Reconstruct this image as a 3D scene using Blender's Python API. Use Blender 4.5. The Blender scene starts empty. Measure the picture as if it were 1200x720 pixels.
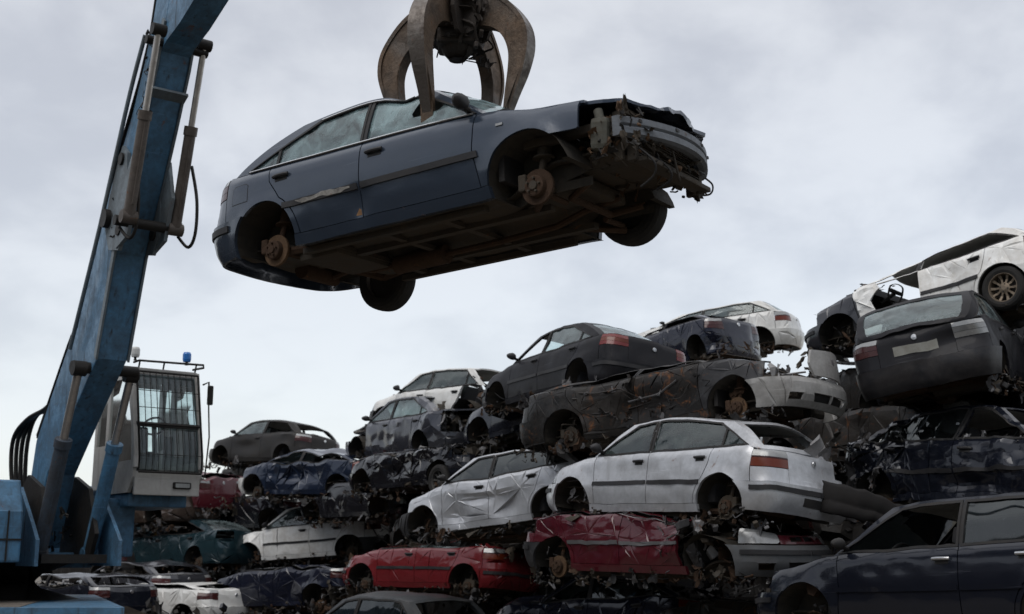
import bpy, bmesh, math, random
from math import sin, cos, pi, radians, sqrt, hypot, atan2
from mathutils import Vector, Matrix, Euler, noise, geometry

# ------------------------------------------------------------------ car shape
def lerp(a, b, t): return a + (b - a) * t
def clamp(x, a=0.0, b=1.0): return a if x < a else b if x > b else x
def sstep(a, b, x):
    t = clamp((x - a) / (b - a)); return t * t * (3 - 2 * t)
def table(tb, x):
    if x <= tb[0][0]: return tb[0][1]
    for (x0, y0), (x1, y1) in zip(tb, tb[1:]):
        if x <= x1: return lerp(y0, y1, (x - x0) / (x1 - x0))
    return tb[-1][1]
def smooth_table(pts):
    """monotone-ish cubic through pts (x ascending)"""
    n = len(pts); m = []
    for i in range(n):
        a = pts[max(i - 1, 0)]; b = pts[min(i + 1, n - 1)]
        m.append((b[1] - a[1]) / (b[0] - a[0]))
    def f(x):
        if x <= pts[0][0]: return pts[0][1]
        if x >= pts[-1][0]: return pts[-1][1]
        for i in range(n - 1):
            x0, y0 = pts[i]; x1, y1 = pts[i + 1]
            if x <= x1:
                h = x1 - x0; t = (x - x0) / h
                return ((2*t**3 - 3*t*t + 1) * y0 + (t**3 - 2*t*t + t) * h * m[i]
                        + (-2*t**3 + 3*t*t) * y1 + (t**3 - t*t) * h * m[i + 1])
    return f
def catmull(pts, n=10):
    out = []
    P = [pts[0]] + list(pts) + [pts[-1]]
    for i in range(1, len(P) - 2):
        p0, p1, p2, p3 = P[i-1], P[i], P[i+1], P[i+2]
        for k in range(n):
            t = k / n
            out.append(tuple(0.5 * (2*b + (c - a)*t + (2*a - 5*b + 4*c - d)*t*t + (3*b - a - 3*c + d)*t**3)
                             for a, b, c, d in zip(p0, p1, p2, p3)))
    out.append(tuple(pts[-1]))
    return out

D_SIDE = [(0, .075), (.12, .045), (.3, .018), (.5, .002), (.62, 0), (.8, .008), (.9, .02), (.96, .036), (1, .062)]
D_NOSE = [(0, .12), (.15, .04), (.3, .0), (.55, .0), (.7, .035), (.85, .075), (.95, .11), (1, .16)]
D_TAIL = [(0, .10), (.15, .03), (.3, .0), (.5, .0), (.62, .02), (.8, .04), (.93, .055), (1, .09)]

class Shape:
    """Analytic car body: x forward, y left, z up, origin between the axles at tyre level."""
    def __init__(s, style='hatch', **k):
        s.style = style
        base = dict(wb=2.54, fo=.80, ro=.72, hw=.845, H=1.42, ra=.345, wz=.30, zlo=.20, zs=.30,
                    nose=.70, cowl=.90, beltr=.95, tail=.93, crown=.055, hr=.44, lift=0.0)
        if style == 'sedan': base.update(wb=2.68, fo=.90, ro=1.02, hw=.87, H=1.43, tail=.98)
        if style == 'estate': base.update(wb=2.66, fo=.88, ro=.98, hw=.86, H=1.45)
        base.update(k)
        for a, b in base.items(): setattr(s, a, b)
        wb, fo, ro, hw, H = s.wb, s.fo, s.ro, s.hw, s.H
        s.xF, s.xR = wb / 2, -wb / 2
        s.xN, s.xT = s.xF + fo, s.xR - ro
        xN, xT = s.xN, s.xT
        pts = [(xN, 0), (xN - .012, .22*hw), (xN - .045, .45*hw), (xN - .12, .68*hw), (xN - .25, .84*hw), (xN - .48, .94*hw),
               (xN - .85, .982*hw), (.3, hw), (-.7, .998*hw), (xT + .75, .985*hw), (xT + .42, .95*hw), (xT + .19, .87*hw),
               (xT + .075, .72*hw), (xT + .03, .47*hw), (xT + .007, .22*hw), (xT, 0)]
        poly = catmull(pts, 10)
        acc = [0.0]
        for a, b in zip(poly, poly[1:]): acc.append(acc[-1] + hypot(b[0]-a[0], b[1]-a[1]))
        s0 = 0
        for i, (a, b) in enumerate(zip(poly, poly[1:])):
            if a[0] >= 0 > b[0]: s0 = acc[i] + (acc[i+1]-acc[i]) * a[0] / (a[0]-b[0])
        s.P = [(s0 - t, p) for t, p in zip(acc, poly)][::-1]       # ascending s, tail -> nose
        s.S_N, s.S_T = s.P[-1][0], s.P[0][0]
        # greenhouse corner stations
        d = dict(xa0=s.xF - .36, xa1=.36, xc1=-1.30, xc0=xT + .30) if style == 'hatch' else \
            dict(xa0=s.xF - .40, xa1=.30, xc1=-1.02, xc0=s.xR - .42) if style == 'sedan' else \
            dict(xa0=s.xF - .38, xa1=.34, xc1=xT + .42, xc0=xT + .22)
        for a, b in d.items(): setattr(s, a, k.get(a, b))
        s._sh = smooth_table([(xT, s.tail), (xT + .35, s.tail + .012), (s.xc0 + .05, s.beltr + .02), (s.xR + .3, s.beltr), (s.xa0, s.cowl),
                              (s.xF + .1, lerp(s.cowl, s.nose, .42)), (xN - .25, s.nose + .06), (xN, s.nose)])
        e = H - s.crown
        s._zre = smooth_table([(s.xc1 - .3, e - .10), (s.xc1, e - .055), (s.xc1 + .5, e - .008), (-.1, e), (s.xa1, e - .045), (s.xa1 + .3, e - .09)])
        s.bF0, s.bF1, s.bR0, s.bR1 = .24, .13, .10 if style != 'sedan' else .16, .07
    def sh(s, x): return s._sh(x)
    def zre(s, x): return s._zre(x)
    def plan(s, t):
        P = s.P
        lo, hi = 0, len(P) - 1
        if t <= P[0][0]: return P[0][1], (-1.0, 0.0)
        if t >= P[-1][0]: return P[-1][1], (1.0, 0.0)
        while hi - lo > 1:
            m = (lo + hi) // 2
            if P[m][0] <= t: lo = m
            else: hi = m
        (t0, a), (t1, b) = P[lo], P[hi]
        f = (t - t0) / (t1 - t0)
        a0 = P[max(lo-1, 0)][1]; b1 = P[min(hi+1, len(P)-1)][1]
        # blended tangent
        ta = (b[0]-a0[0], b[1]-a0[1]); tb = (b1[0]-a[0], b1[1]-a[1])
        tx, ty = lerp(ta[0], tb[0], f), lerp(ta[1], tb[1], f)
        l = hypot(tx, ty) or 1
        return (lerp(a[0], b[0], f), lerp(a[1], b[1], f)), (-ty/l, tx/l)
    def wrap(s, t, z, out=0.0):
        (x, y), (nx, ny) = s.plan(t)
        sh = s.sh(x)
        q = clamp((z - s.zlo) / (sh - s.zlo), -.3, 1.05)
        kn = sstep(s.xN - .55, s.xN - .08, x); kt = sstep(s.xT + .5, s.xT + .06, x)
        d = table(D_SIDE, q) * (1 - kn - kt) + table(D_NOSE, q) * kn + table(D_TAIL, q) * kt
        # wheel-arch flare
        for xw in (s.xF, s.xR):
            r = hypot(x - xw, z - s.wz)
            d -= .018 * math.exp(-((r - s.ra) / .07) ** 2) * (1 if abs(x - xw) < .6 else 0)
        d -= out
        return (x - nx * d, max(y - ny * d, 0.0) if y < 1e-6 else y - ny * d, z)
    def ye(s, x):
        """shoulder half width at x"""
        lo, hi = s.S_T, s.S_N
        if not hasattr(s, '_q'):
            s._q = []
            for i in range(161):
                t = lerp(lo, hi, i / 160); (px, py), _ = s.plan(t)
                w = s.wrap(t, s.sh(px)); s._q.append((w[0], w[1]))
            s._q.sort()
        return max(table(s._q, x), 1e-3)
    def qx(s):
        s.ye(0); return s._q[0][0], s._q[-1][0]
    def gside(s, x, z, out=0.0):
        h = z - s.sh(x)
        return (x, s.ye(x) - h * .27 - h * h * .22 + out, z)
    def aline(s, t): return (lerp(s.xa0, s.xa1, t), lerp(s.sh(s.xa0), s.zre(s.xa1), t))
    def cline(s, t): return (lerp(s.xc0, s.xc1, t), lerp(s.sh(s.xc0), s.zre(s.xc1), t) + (.03 * sin(pi * t)))
    def screen(s, t, v, out=0.0):
        x, z = s.aline(t); E = s.gside(x, z); w = 1 - v * v
        return (x + lerp(s.bF0, s.bF1, t) * w + out, v * E[1], z + lerp(.035, s.crown, t) * w + out * .6)
    def rearscreen(s, t, v, out=0.0):
        x, z = s.cline(t); E = s.gside(x, z); w = 1 - v * v
        return (x - lerp(s.bR0, s.bR1, t) * w - out, v * E[1], z + lerp(.03, s.crown, t) * w + out * .6)
    def roof(s, u, v, out=0.0):
        x = lerp(s.xc1, s.xa1, u); E = s.gside(x, s.zre(x)); w = 1 - v * v; w2 = 1 - abs(v) ** 2.6
        return (x + lerp(-s.bR1, s.bF1, u) * w, v * E[1], E[2] + s.crown * lerp(w2, w, abs(2*u-1) ** 3) + out)
    def top(s, x, y, out=0.0):
        ye = s.ye(x); v = clamp(abs(y) / ye)
        a, b = s.qx(); c = .045 * sstep(0, .35, min(x - a, b - x)) + .0
        return (x, y, s.sh(x) + c * (1 - v ** 2.2) + out)
    def inset(s, x): return s.ye(x)
# ------------------------------------------------------------------ scene + mesh helpers
SC = bpy.context.scene
COL = SC.collection
RNG = random.Random(7)

class MB:
    """collects geometry, builds ONE mesh object"""
    def __init__(s): s.v = []; s.f = []; s.m = []; s.sm = []
    def add(s, verts, faces, mat=0, smooth=True):
        o = len(s.v); s.v.extend(tuple(v) for v in verts)
        for f in faces:
            s.f.append(tuple(i + o for i in f)); s.m.append(mat); s.sm.append(smooth)
    def xform(s, M, start=0):
        for i in range(start, len(s.v)): s.v[i] = tuple(M @ Vector(s.v[i]))
    def box(s, c, d, mat=0, M=None, bev=0.0):
        x, y, z = d[0]/2, d[1]/2, d[2]/2
        if bev <= 0:
            vs = [(i*x, j*y, k*z) for i in (-1, 1) for j in (-1, 1) for k in (-1, 1)]
            fs = [(0,1,3,2), (4,6,7,5), (0,4,5,1), (2,3,7,6), (0,2,6,4), (1,5,7,3)]
        else:
            bm = bmesh.new(); bmesh.ops.create_cube(bm, size=1.0)
            for v in bm.verts: v.co = Vector((v.co.x*d[0], v.co.y*d[1], v.co.z*d[2]))
            bmesh.ops.bevel(bm, geom=bm.edges[:], offset=min(bev, min(d)*.45), segments=2, affect='EDGES', profile=.6)
            bm.verts.index_update()
            vs = [tuple(v.co) for v in bm.verts]; fs = [tuple(v.index for v in f.verts) for f in bm.faces]; bm.free()
        vs = [Vector(v) for v in vs]
        if M is not None: vs = [M @ v for v in vs]
        s.add([v + Vector(c) for v in vs], fs, mat, False)
    def tube(s, pts, r, mat=0, n=8, cap=True, r2=None):
        pts = [Vector(p) for p in pts]; rings = []
        up = Vector((0, 0, 1))
        N = len(pts)
        for i, p in enumerate(pts):
            t = (pts[min(i+1, N-1)] - pts[max(i-1, 0)]).normalized()
            a = t.cross(up)
            if a.length < .05: a = t.cross(Vector((1, 0, 0)))
            a.normalize(); b = t.cross(a)
            up = b * -1 if b.dot(up) < 0 else b
            rr = r if r2 is None else lerp(r, r2, i / max(N-1, 1))
            rings.append([p + a * (rr * cos(2*pi*k/n)) + up * (rr * sin(2*pi*k/n)) for k in range(n)])
        vs = [v for R in rings for v in R]; fs = []
        for i in range(N - 1):
            for k in range(n):
                fs.append((i*n + k, i*n + (k+1) % n, (i+1)*n + (k+1) % n, (i+1)*n + k))
        s.add(vs, fs, mat, True)
        if cap: s.add(rings[0], [tuple(range(n))[::-1]], mat, False); s.add(rings[-1], [tuple(range(n))], mat, False)
    def lathe(s, prof, c, axis, mat=0, n=24, smooth=True):
        """prof [(radius, along axis)], mats may be a list per segment"""
        ax = Vector(axis).normalized(); a = ax.orthogonal().normalized(); b = ax.cross(a); c = Vector(c)
        for i in range(len(prof) - 1):
            (r0, h0), (r1, h1) = prof[i], prof[i+1]
            m = mat[i] if isinstance(mat, (list, tuple)) else mat
            vs = []
            for r, h in ((r0, h0), (r1, h1)):
                vs += [c + ax*h + (a*cos(2*pi*k/n) + b*sin(2*pi*k/n))*r for k in range(n)]
            s.add(vs, [(k, (k+1) % n, n + (k+1) % n, n + k) for k in range(n)], m, smooth)
    def plate(s, poly, w, M, mat=0, holes=()):
        """2D polygon (a,b) extruded by w (list or scalar, centred), placed by M (a->x, b->z, w->y)"""
        n = len(poly)
        vs = [Vector((a, -w/2, b)) for a, b in poly] + [Vector((a, w/2, b)) for a, b in poly]
        tris = geometry.tessellate_polygon([[Vector((a, b, 0)) for a, b in poly]])
        area = sum(poly[i][0]*poly[(i+1) % n][1] - poly[(i+1) % n][0]*poly[i][1] for i in range(n))
        fs = []
        for t in tris:
            A = [poly[i] for i in t]
            ar = (A[1][0]-A[0][0])*(A[2][1]-A[0][1]) - (A[2][0]-A[0][0])*(A[1][1]-A[0][1])
            t = t if ar > 0 else t[::-1]
            fs.append(tuple(t)); fs.append(tuple(i + n for i in t[::-1]))
        for i in range(n):
            j = (i+1) % n
            fs.append((i, i+n, j+n, j) if area > 0 else (i, j, j+n, i+n))
        s.add([M @ v for v in vs], fs, mat, False)
    def build(s, name, mats, parent=None, D=None):
        if not s.v: return None
        me = bpy.data.meshes.new(name)
        vs = [tuple(D(Vector(v))) for v in s.v] if D else s.v
        me.from_pydata(vs, [], s.f)
        me.polygons.foreach_set('material_index', s.m)
        me.polygons.foreach_set('use_smooth', s.sm)
        for m in (mats if isinstance(mats, (list, tuple)) else [mats]): me.materials.append(m)
        me.update()
        if D and getattr(D, 'sharp', 0): me.set_sharp_from_angle(angle=D.sharp)
        o = bpy.data.objects.new(name, me); COL.objects.link(o)
        if parent is not None: o.parent = parent
        return o

def thing(name, label, cat, M=None, group=None):
    o = bpy.data.objects.new(name, None); COL.objects.link(o)
    if M is not None: o.matrix_world = M
    o.empty_display_size = .2
    return tag(o, label, cat, group)
def tag(o, label=None, cat=None, group=None, kind=None):
    for k, v in (('label', label), ('category', cat), ('group', group), ('kind', kind)):
        if v: o[k] = v
    return o
def part_label(o, label):
    if o is not None: o['label'] = label
    return o

# ------------------------------------------------------------------ 2-D polygons -> curved sheet panels
def inpoly(p, poly):
    x, y = p; c = False; j = len(poly) - 1
    for i in range(len(poly)):
        (xi, yi), (xj, yj) = poly[i], poly[j]
        if (yi > y) != (yj > y) and x < (xj - xi) * (y - yi) / (yj - yi) + xi: c = not c
        j = i
    return c
def clean(poly, e=.004):
    out = []
    for p in poly:
        if not out or hypot(p[0]-out[-1][0], p[1]-out[-1][1]) > e: out.append(p)
    if len(out) > 1 and hypot(out[0][0]-out[-1][0], out[0][1]-out[-1][1]) <= e: out.pop()
    return out
def inset(poly, d):
    poly = clean(poly); n = len(poly)
    A = sum(poly[i][0]*poly[(i+1) % n][1] - poly[(i+1) % n][0]*poly[i][1] for i in range(n))
    if A < 0: poly = poly[::-1]
    out = []
    for i in range(n):
        p0, p, p1 = poly[i-1], poly[i], poly[(i+1) % n]
        a = (p[0]-p0[0], p[1]-p0[1]); b = (p1[0]-p[0], p1[1]-p[1])
        la, lb = hypot(*a), hypot(*b)
        na = (-a[1]/la, a[0]/la); nb = (-b[1]/lb, b[0]/lb)
        k = 1 + na[0]*nb[0] + na[1]*nb[1]
        k = max(k, .35)
        out.append((p[0] + (na[0]+nb[0])/k*d, p[1] + (na[1]+nb[1])/k*d))
    return out
def subdiv(poly, g):
    out = []; n = len(poly)
    for i in range(n):
        a, b = poly[i], poly[(i+1) % n]
        k = max(1, int(math.ceil(hypot(b[0]-a[0], b[1]-a[1]) / g)))
        out += [(lerp(a[0], b[0], t/k), lerp(a[1], b[1], t/k)) for t in range(k)]
    return out
def segdist(p, a, b):
    dx, dy = b[0]-a[0], b[1]-a[1]; l = dx*dx + dy*dy
    t = clamp(((p[0]-a[0])*dx + (p[1]-a[1])*dy) / l) if l else 0
    return hypot(p[0]-a[0]-t*dx, p[1]-a[1]-t*dy)
CREASE = {}
def panel(mb, outer, f, holes=(), g=.06, th=.02, mat=0, side=1, gap=.005, inner=None, scale=(1, 1), edge=None):
    """sheet with thickness: polygon `outer` (minus holes) in the parameter plane of f(a,b,out)."""
    sx, sy = scale
    O = [(a*sx, b*sy) for a, b in outer]
    O = inset(O, gap) if gap else clean(O)
    O = subdiv(O, g)
    Hs = [subdiv(clean([(a*sx, b*sy) for a, b in h]), g) for h in holes]
    pts = list(O); edges = [(i, (i+1) % len(O)) for i in range(len(O))]
    loops = [(0, len(O))]
    for h in Hs:
        o = len(pts); pts += h; edges += [(o+i, o + (i+1) % len(h)) for i in range(len(h))]; loops.append((o, len(h)))
    nb = len(pts)
    x0 = min(p[0] for p in O); x1 = max(p[0] for p in O); y0 = min(p[1] for p in O); y1 = max(p[1] for p in O)
    segs = [(pts[a], pts[b]) for a, b in edges]
    ny = int((y1-y0)/(g*.87)) + 1; nx = int((x1-x0)/g) + 1
    for j in range(ny + 1):
        for i in range(nx + 1):
            p = (x0 + (i + .5*(j % 2)) * g, y0 + j*g*.87)
            if not inpoly(p, O) or any(inpoly(p, h) for h in Hs): continue
            if min(segdist(p, a, b) for a, b in segs) < g*.45: continue
            pts.append(p)
    if CREASE and sx == sy == 1:                                     # fold lines of the buckled sheet become mesh edges
        cx, cy = sum(p[0] for p in O)/len(O), sum(p[1] for p in O)/len(O); P_ = f(cx, cy, 0)
        net = CREASE['side'] if abs(P_[2]-cy) < 1e-4 and abs(P_[0]-cx) < .12 else CREASE['top'] if abs(P_[1]-cy) < 1e-4 and abs(P_[0]-cx) < 1e-4 else None
        if net:
            off = len(pts); idx = {}
            for a, b in net[1]:
                A_, B_ = net[0][a], net[0][b]
                if max(A_[0], B_[0]) < x0 or min(A_[0], B_[0]) > x1 or max(A_[1], B_[1]) < y0 or min(A_[1], B_[1]) > y1: continue
                for k in (a, b):
                    if k not in idx: idx[k] = len(pts); pts.append(net[0][k])
                edges.append((idx[a], idx[b]))
    r = geometry.delaunay_2d_cdt([Vector(p) for p in pts], edges, [], 0, 1e-6)
    V, F = r[0], r[2]
    tris = []
    for t in F:
        c = (sum(V[i].x for i in t)/3, sum(V[i].y for i in t)/3)
        if inpoly(c, O) and not any(inpoly(c, h) for h in Hs): tris.append(tuple(t))
    if not tris: return
    used = sorted({i for t in tris for i in t}); mp = {j: i for i, j in enumerate(used)}
    V = [V[i] for i in used]; tris = [tuple(mp[i] for i in t) for t in tris]
    def m(v, out):
        x, y, z = f(v.x/sx, v.y/sy, out); return Vector((x, y*side, z))
    A = [m(v, 0) for v in V]
    t = max(tris, key=lambda t: (A[t[1]]-A[t[0]]).cross(A[t[2]]-A[t[0]]).length)
    nrm = (A[t[1]]-A[t[0]]).cross(A[t[2]]-A[t[0]])
    c = (V[t[0]]+V[t[1]]+V[t[2]])/3
    flip = nrm.dot(m(c, .03) - m(c, 0)) < 0
    if flip: tris = [q[::-1] for q in tris]
    mb.add(A, tris, mat, True)
    if th > 0:
        B = [m(v, -th) for v in V]
        im = mat if inner is None else inner
        mb.add(B, [q[::-1] for q in tris], im, True)
        cnt = {}
        for q in tris:
            for i in range(3): cnt[(q[i], q[(i+1) % 3])] = 1
        bd = [e for e in cnt if (e[1], e[0]) not in cnt]
        vs = []; fs = []
        for a, b in bd:
            o = len(vs); vs += [A[a], A[b], B[b], B[a]]; fs.append((o+1, o, o+3, o+2))
        mb.add(vs, fs, mat if edge is None else edge, False)

# ------------------------------------------------------------------ damage
def deformer(ops, seed=0):
    off = Vector((seed*3.17 % 50, seed*7.3 % 50, seed*1.9 % 50))
    def fold(p):
        a = noise.noise(p); b = noise.noise(p*2.3 + Vector((5.2, 1.3, 8.1))); c = noise.noise(p*5.1 + Vector((2.2, 7.3, .1)))
        return (1 - abs(a)*3.0)*.55 + (1 - abs(b)*3.2)*.27 + (1 - abs(c)*3.0)*.12
    rg = random.Random(seed*31 + 5); ops2 = []; nets = []
    def net(x0, x1, b0, b1, amp, step):
        """buckled sheet: random heights on an irregular triangle net, flat facets with sharp creases between"""
        pts = []
        for _ in range(int((x1-x0)*(b1-b0)/(step*step)*1.1) + 8):
            q = (rg.uniform(x0, x1), rg.uniform(b0, b1))
            if all(((q[0]-o[0])*.7)**2 + (q[1]-o[1])**2 > (step*rg.uniform(.35, .8))**2 for o in pts): pts.append(q)
        pts += [(x, b) for x in (x0-.3, x1+.3, (x0+x1)/2) for b in (b0-.3, b1+.3)]
        r = geometry.delaunay_2d_cdt([Vector(q) for q in pts], [], [], 0, 1e-6)
        o3 = Vector((seed*1.7 % 31, seed*.9 % 17, 4)); hs = [(.25 + 1.9*noise.noise(Vector((v.x*1.25, v.y*1.9, 0)) + o3) + .9*noise.noise(Vector((v.x*3.1, v.y*3.6, 7)) + o3) + rg.gauss(0, .22)) * amp for v in r[0]]
        bins = {}
        for t in r[2]:
            A, B, C = (r[0][i] for i in t); T = (A.x, A.y, B.x, B.y, C.x, C.y, hs[t[0]], hs[t[1]], hs[t[2]])
            for i in range(int(math.floor(min(A.x, B.x, C.x)*4)), int(math.floor(max(A.x, B.x, C.x)*4)) + 1):
                for j in range(int(math.floor(min(A.y, B.y, C.y)*4)), int(math.floor(max(A.y, B.y, C.y)*4)) + 1): bins.setdefault((i, j), []).append(T)
        def h(x, y):
            for ax, ay, bx, by, cx, cy, ha, hb, hc in bins.get((int(math.floor(x*4)), int(math.floor(y*4))), ()):
                d = (by-cy)*(ax-cx) + (cx-bx)*(ay-cy)
                if abs(d) < 1e-9: continue
                u = ((by-cy)*(x-cx) + (cx-bx)*(y-cy))/d; v = ((cy-ay)*(x-cx) + (ax-cx)*(y-cy))/d
                if u >= -1e-6 and v >= -1e-6 and u+v <= 1.000001: return u*ha + v*hb + (1-u-v)*hc
            return 0.0
        h.net = ([(v.x, v.y) for v in r[0]], [tuple(e) for e in r[1]])
        return h
    for op in ops:
        if op[0] == 'crum' and .028 < op[1] < .3 and op[4] - op[3] > .8:
            ops2.append(('crum', op[1]*.26) + tuple(op[2:]))
            A_ = min(op[1]*.75, .085)
            ops2.append(('facet', net(op[3]-.2, op[4]+.2, op[5]-.2, 1.7, A_, .30), net(op[3]-.2, op[4]+.2, -1, 1, A_, .34), op[3], op[4], op[5]))
        else: ops2.append(op)
    def D(p):
        p = p.copy()
        for op in ops2:
            k = op[0]
            if k == 'roof':                         # k factor at x: list of (x, factor)
                zb = .93
                if p.z > zb:
                    q = table(op[1], p.x) + .22 * noise.noise(Vector((p.x*1.7, p.y*2.1, 0)) + off) * op[2]
                    h = p.z - zb
                    p.z = zb + h * max(q, .06)
                    p.y += op[3] * h + (1 - q) * .10 * (1 if p.y > 0 else -1) * h * 1.5
                    p.x += op[4] * h
            elif k == 'dent':
                c, r, d = op[1], op[2], op[3]
                e = ((p.x-c[0])/r[0])**2 + ((p.y-c[1])/r[1])**2 + ((p.z-c[2])/r[2])**2
                if e < 9:
                    w = math.exp(-e); p.x += d[0]*w; p.y += d[1]*w; p.z += d[2]*w
            elif k == 'crum':
                amp, fr, x0, x1, z0, z1 = op[1:7]
                w = sstep(x0-.25, x0+.15, p.x) * (1 - sstep(x1-.15, x1+.25, p.x)) * sstep(z0-.15, z0+.1, p.z) * (1 - sstep(z1-.1, z1+.15, p.z))
                if w > .01:
                    w *= .30 + 1.25*sstep(-.25, .3, noise.noise(p*.95 + off*1.7))
                    q = p*fr + off
                    v = noise.noise_vector(p*fr*2.6 - off)
                    d = Vector((fold(q)*.5, fold(Vector((q.x*.75, q.y, q.z*1.25)) + Vector((9.1, 3, 7))), fold(q + Vector((1.7, 13, 2)))*.7))
                    p += (d + v*.35) * (amp * w)
            elif k == 'facet':
                w = sstep(op[3]-.25, op[3]+.1, p.x) * (1 - sstep(op[4]-.1, op[4]+.25, p.x)) * sstep(op[5]-.12, op[5]+.08, p.z)
                if w > .01:
                    w *= .25 + 1.1*sstep(-.22, .22, noise.noise(Vector((p.x*.8, p.z*.9, .3)) + off*1.3))
                    sy = sstep(.28, .5, abs(p.y)); sz = sstep(.55, .8, p.z)
                    dy = op[1](p.x, p.z) * w * sy; dz = op[2](p.x, p.y) * w * sz
                    p.y -= (1 if p.y > 0 else -1) * dy; p.z -= dz; p.x += dy*.35
            elif k == 'bend': p.z += op[1] * (p.x - op[2])**2
            elif k == 'sag': p.z += op[1] * math.exp(-((p.x-op[2])/op[3])**2)
            elif k == 'squash':
                if p.z > op[2]: p.z = op[2] + (p.z-op[2]) * (op[1] + .12*noise.noise(Vector((p.x*1.3, p.y*1.5, 3)) + off))
            elif k == 'shorten':                    # crush everything beyond x0 by factor
                x0, f = op[1], op[2]
                if (op[3] > 0 and p.x > x0) or (op[3] < 0 and p.x < x0): p.x = x0 + (p.x-x0)*f
        return p
    amp = max([o[1] for o in ops if o[0] == 'crum'] + [0])
    D.sharp = radians(33)
    fc = [o for o in ops2 if o[0] == 'facet']
    if fc: D.sharp = radians(13); D.crease = {'side': fc[0][1].net, 'top': fc[0][2].net}
    return D
# ------------------------------------------------------------------ materials
_M = {}
class NT:
    def __init__(s, name):
        s.m = bpy.data.materials.new(name); s.m.use_nodes = True; s.t = s.m.node_tree; s.t.nodes.clear()
        s.out = s.t.nodes.new('ShaderNodeOutputMaterial')
    def n(s, typ, **k):
        o = s.t.nodes.new('ShaderNode' + typ)
        for a, b in k.items():
            if a.startswith('i_'):
                key = a[2:]
                key = int(key) if key.isdigit() else key.replace('_', ' ')
                s.put(o.inputs[key], b)
            else: setattr(o, a, b)
        return o
    def put(s, sock, v):
        if isinstance(v, bpy.types.NodeSocket): s.t.links.new(v, sock)
        elif isinstance(v, (tuple, list)) and len(v) == 3 and sock.type == 'RGBA': sock.default_value = (*v, 1)
        else: sock.default_value = v
    def coord(s): return s.n('TexCoord').outputs['Object']
    def noise(s, scale, detail=4, rough=.6, vec=None, dist=0.0):
        o = s.n('TexNoise', i_Scale=scale, i_Detail=detail, i_Roughness=rough, i_Distortion=dist)
        if vec is not None: s.put(o.inputs['Vector'], vec)
        return o.outputs['Fac']
    def ramp(s, fac, lo, hi, a=0.0, b=1.0):
        o = s.n('MapRange', i_1=lo, i_2=hi, i_3=a, i_4=b); s.put(o.inputs[0], fac); o.clamp = True
        return o.outputs[0]
    def math(s, op, a, b=0.0):
        o = s.n('Math', operation=op); s.put(o.inputs[0], a); s.put(o.inputs[1], b); return o.outputs[0]
    def mix(s, fac, a, b):
        o = s.n('Mix', data_type='RGBA'); s.put(o.inputs[0], fac); s.put(o.inputs[6], a); s.put(o.inputs[7], b); return o.outputs[2]
    def scaled(s, sc):
        o = s.n('Mapping'); s.put(o.inputs['Vector'], s.coord()); o.inputs['Scale'].default_value = sc; return o.outputs[0]
    def bump(s, h, strength=.3, dist=.02):
        o = s.n('Bump', i_Strength=strength, i_Distance=dist); s.put(o.inputs['Height'], h); return o.outputs[0]
    def done(s, sh): s.t.links.new(sh, s.out.inputs['Surface']); return s.m

def surf(name, col, rough=.6, metal=0.0, dirt=.5, dirtcol=(.055, .045, .035), rust=0.0, bump=.25, scale=1.0, coat=0.0, spec=.24, col2=None, streak=0.0, emit=None):
    if name in _M: return _M[name]
    t = NT(name); P = t.n('BsdfPrincipled'); v = t.coord()
    n1 = t.noise(2.3*scale, 6, .65, v, .6); n2 = t.noise(14*scale, 5, .7, v); n3 = t.noise(.9*scale, 3, .5, v)
    base = col
    if col2: base = t.mix(t.ramp(n3, .4, .62), col, col2)
    dm = t.math('MULTIPLY', t.ramp(t.math('ADD', t.math('MULTIPLY', n1, .65), t.math('MULTIPLY', n2, .35)), .40, .68), dirt)
    if streak:
        s1 = t.noise(1.0, 4, .6, t.scaled((9*scale, 9*scale, .9*scale)))
        dm = t.math('MAXIMUM', dm, t.math('MULTIPLY', t.ramp(s1, .52, .72), streak))
    c = t.mix(dm, base, dirtcol)
    r = t.math('ADD', t.math('MULTIPLY', dm, .55), rough); mt = metal
    if rust:
        n4 = t.noise(3.1*scale, 8, .72, v, .9)
        rm = t.ramp(n4, .70 - .26*rust, .78 - .22*rust)
        rc = t.mix(n2, (.085, .032, .014), (.19, .085, .035))
        c = t.mix(rm, c, rc); r = t.math('ADD', t.math('MULTIPLY', rm, .4), r)
        if metal: mt = t.math('MULTIPLY', t.math('SUBTRACT', 1.0, rm), metal)
    if coat:                                                            # fine scratches
        sc = t.noise(1.0, 3, .6, t.scaled((1.3, 1.3, 46)), .25); c = t.mix(t.math('MULTIPLY', t.ramp(sc, .665, .70), .30), c, tuple(min(1, x*1.6 + .07) for x in col))
    r = t.math('MINIMUM', r, .95)
    t.put(P.inputs['Base Color'], c); t.put(P.inputs['Roughness'], r); t.put(P.inputs['Metallic'], mt)
    P.inputs['Specular IOR Level'].default_value = spec
    if coat: 
        P.inputs['Coat Weight'].default_value = coat; t.put(P.inputs['Coat Roughness'], t.math('ADD', t.math('MULTIPLY', dm, .6), .035))
    if bump:
        b = t.bump(t.math('ADD', t.math('MULTIPLY', n1, .7), t.math('MULTIPLY', n2, .3)), bump, .03); t.put(P.inputs['Normal'], b)
    if emit: P.inputs['Emission Color'].default_value = (*emit, 1); P.inputs['Emission Strength'].default_value = 1
    _M[name] = t.done(P.outputs[0]); return _M[name]

def paint(name, col, dirt=.45, rust=.12, rough=.25, metal=0.0, coat=.5, dirtcol=(.045, .038, .031), bump=.12):
    lum = sum(col)/3
    if lum < .08: dirtcol = tuple(lerp(c*1.5, d*.55, .6) for c, d in zip(col, dirtcol)); dirt *= .55; coat = .42; rough = .15
    return surf('paint_' + name, col, rough, metal, dirt, dirtcol, rust, bump, 1.0, coat, (.3 if lum > .08 else .3), None, dirt*.7)

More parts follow.
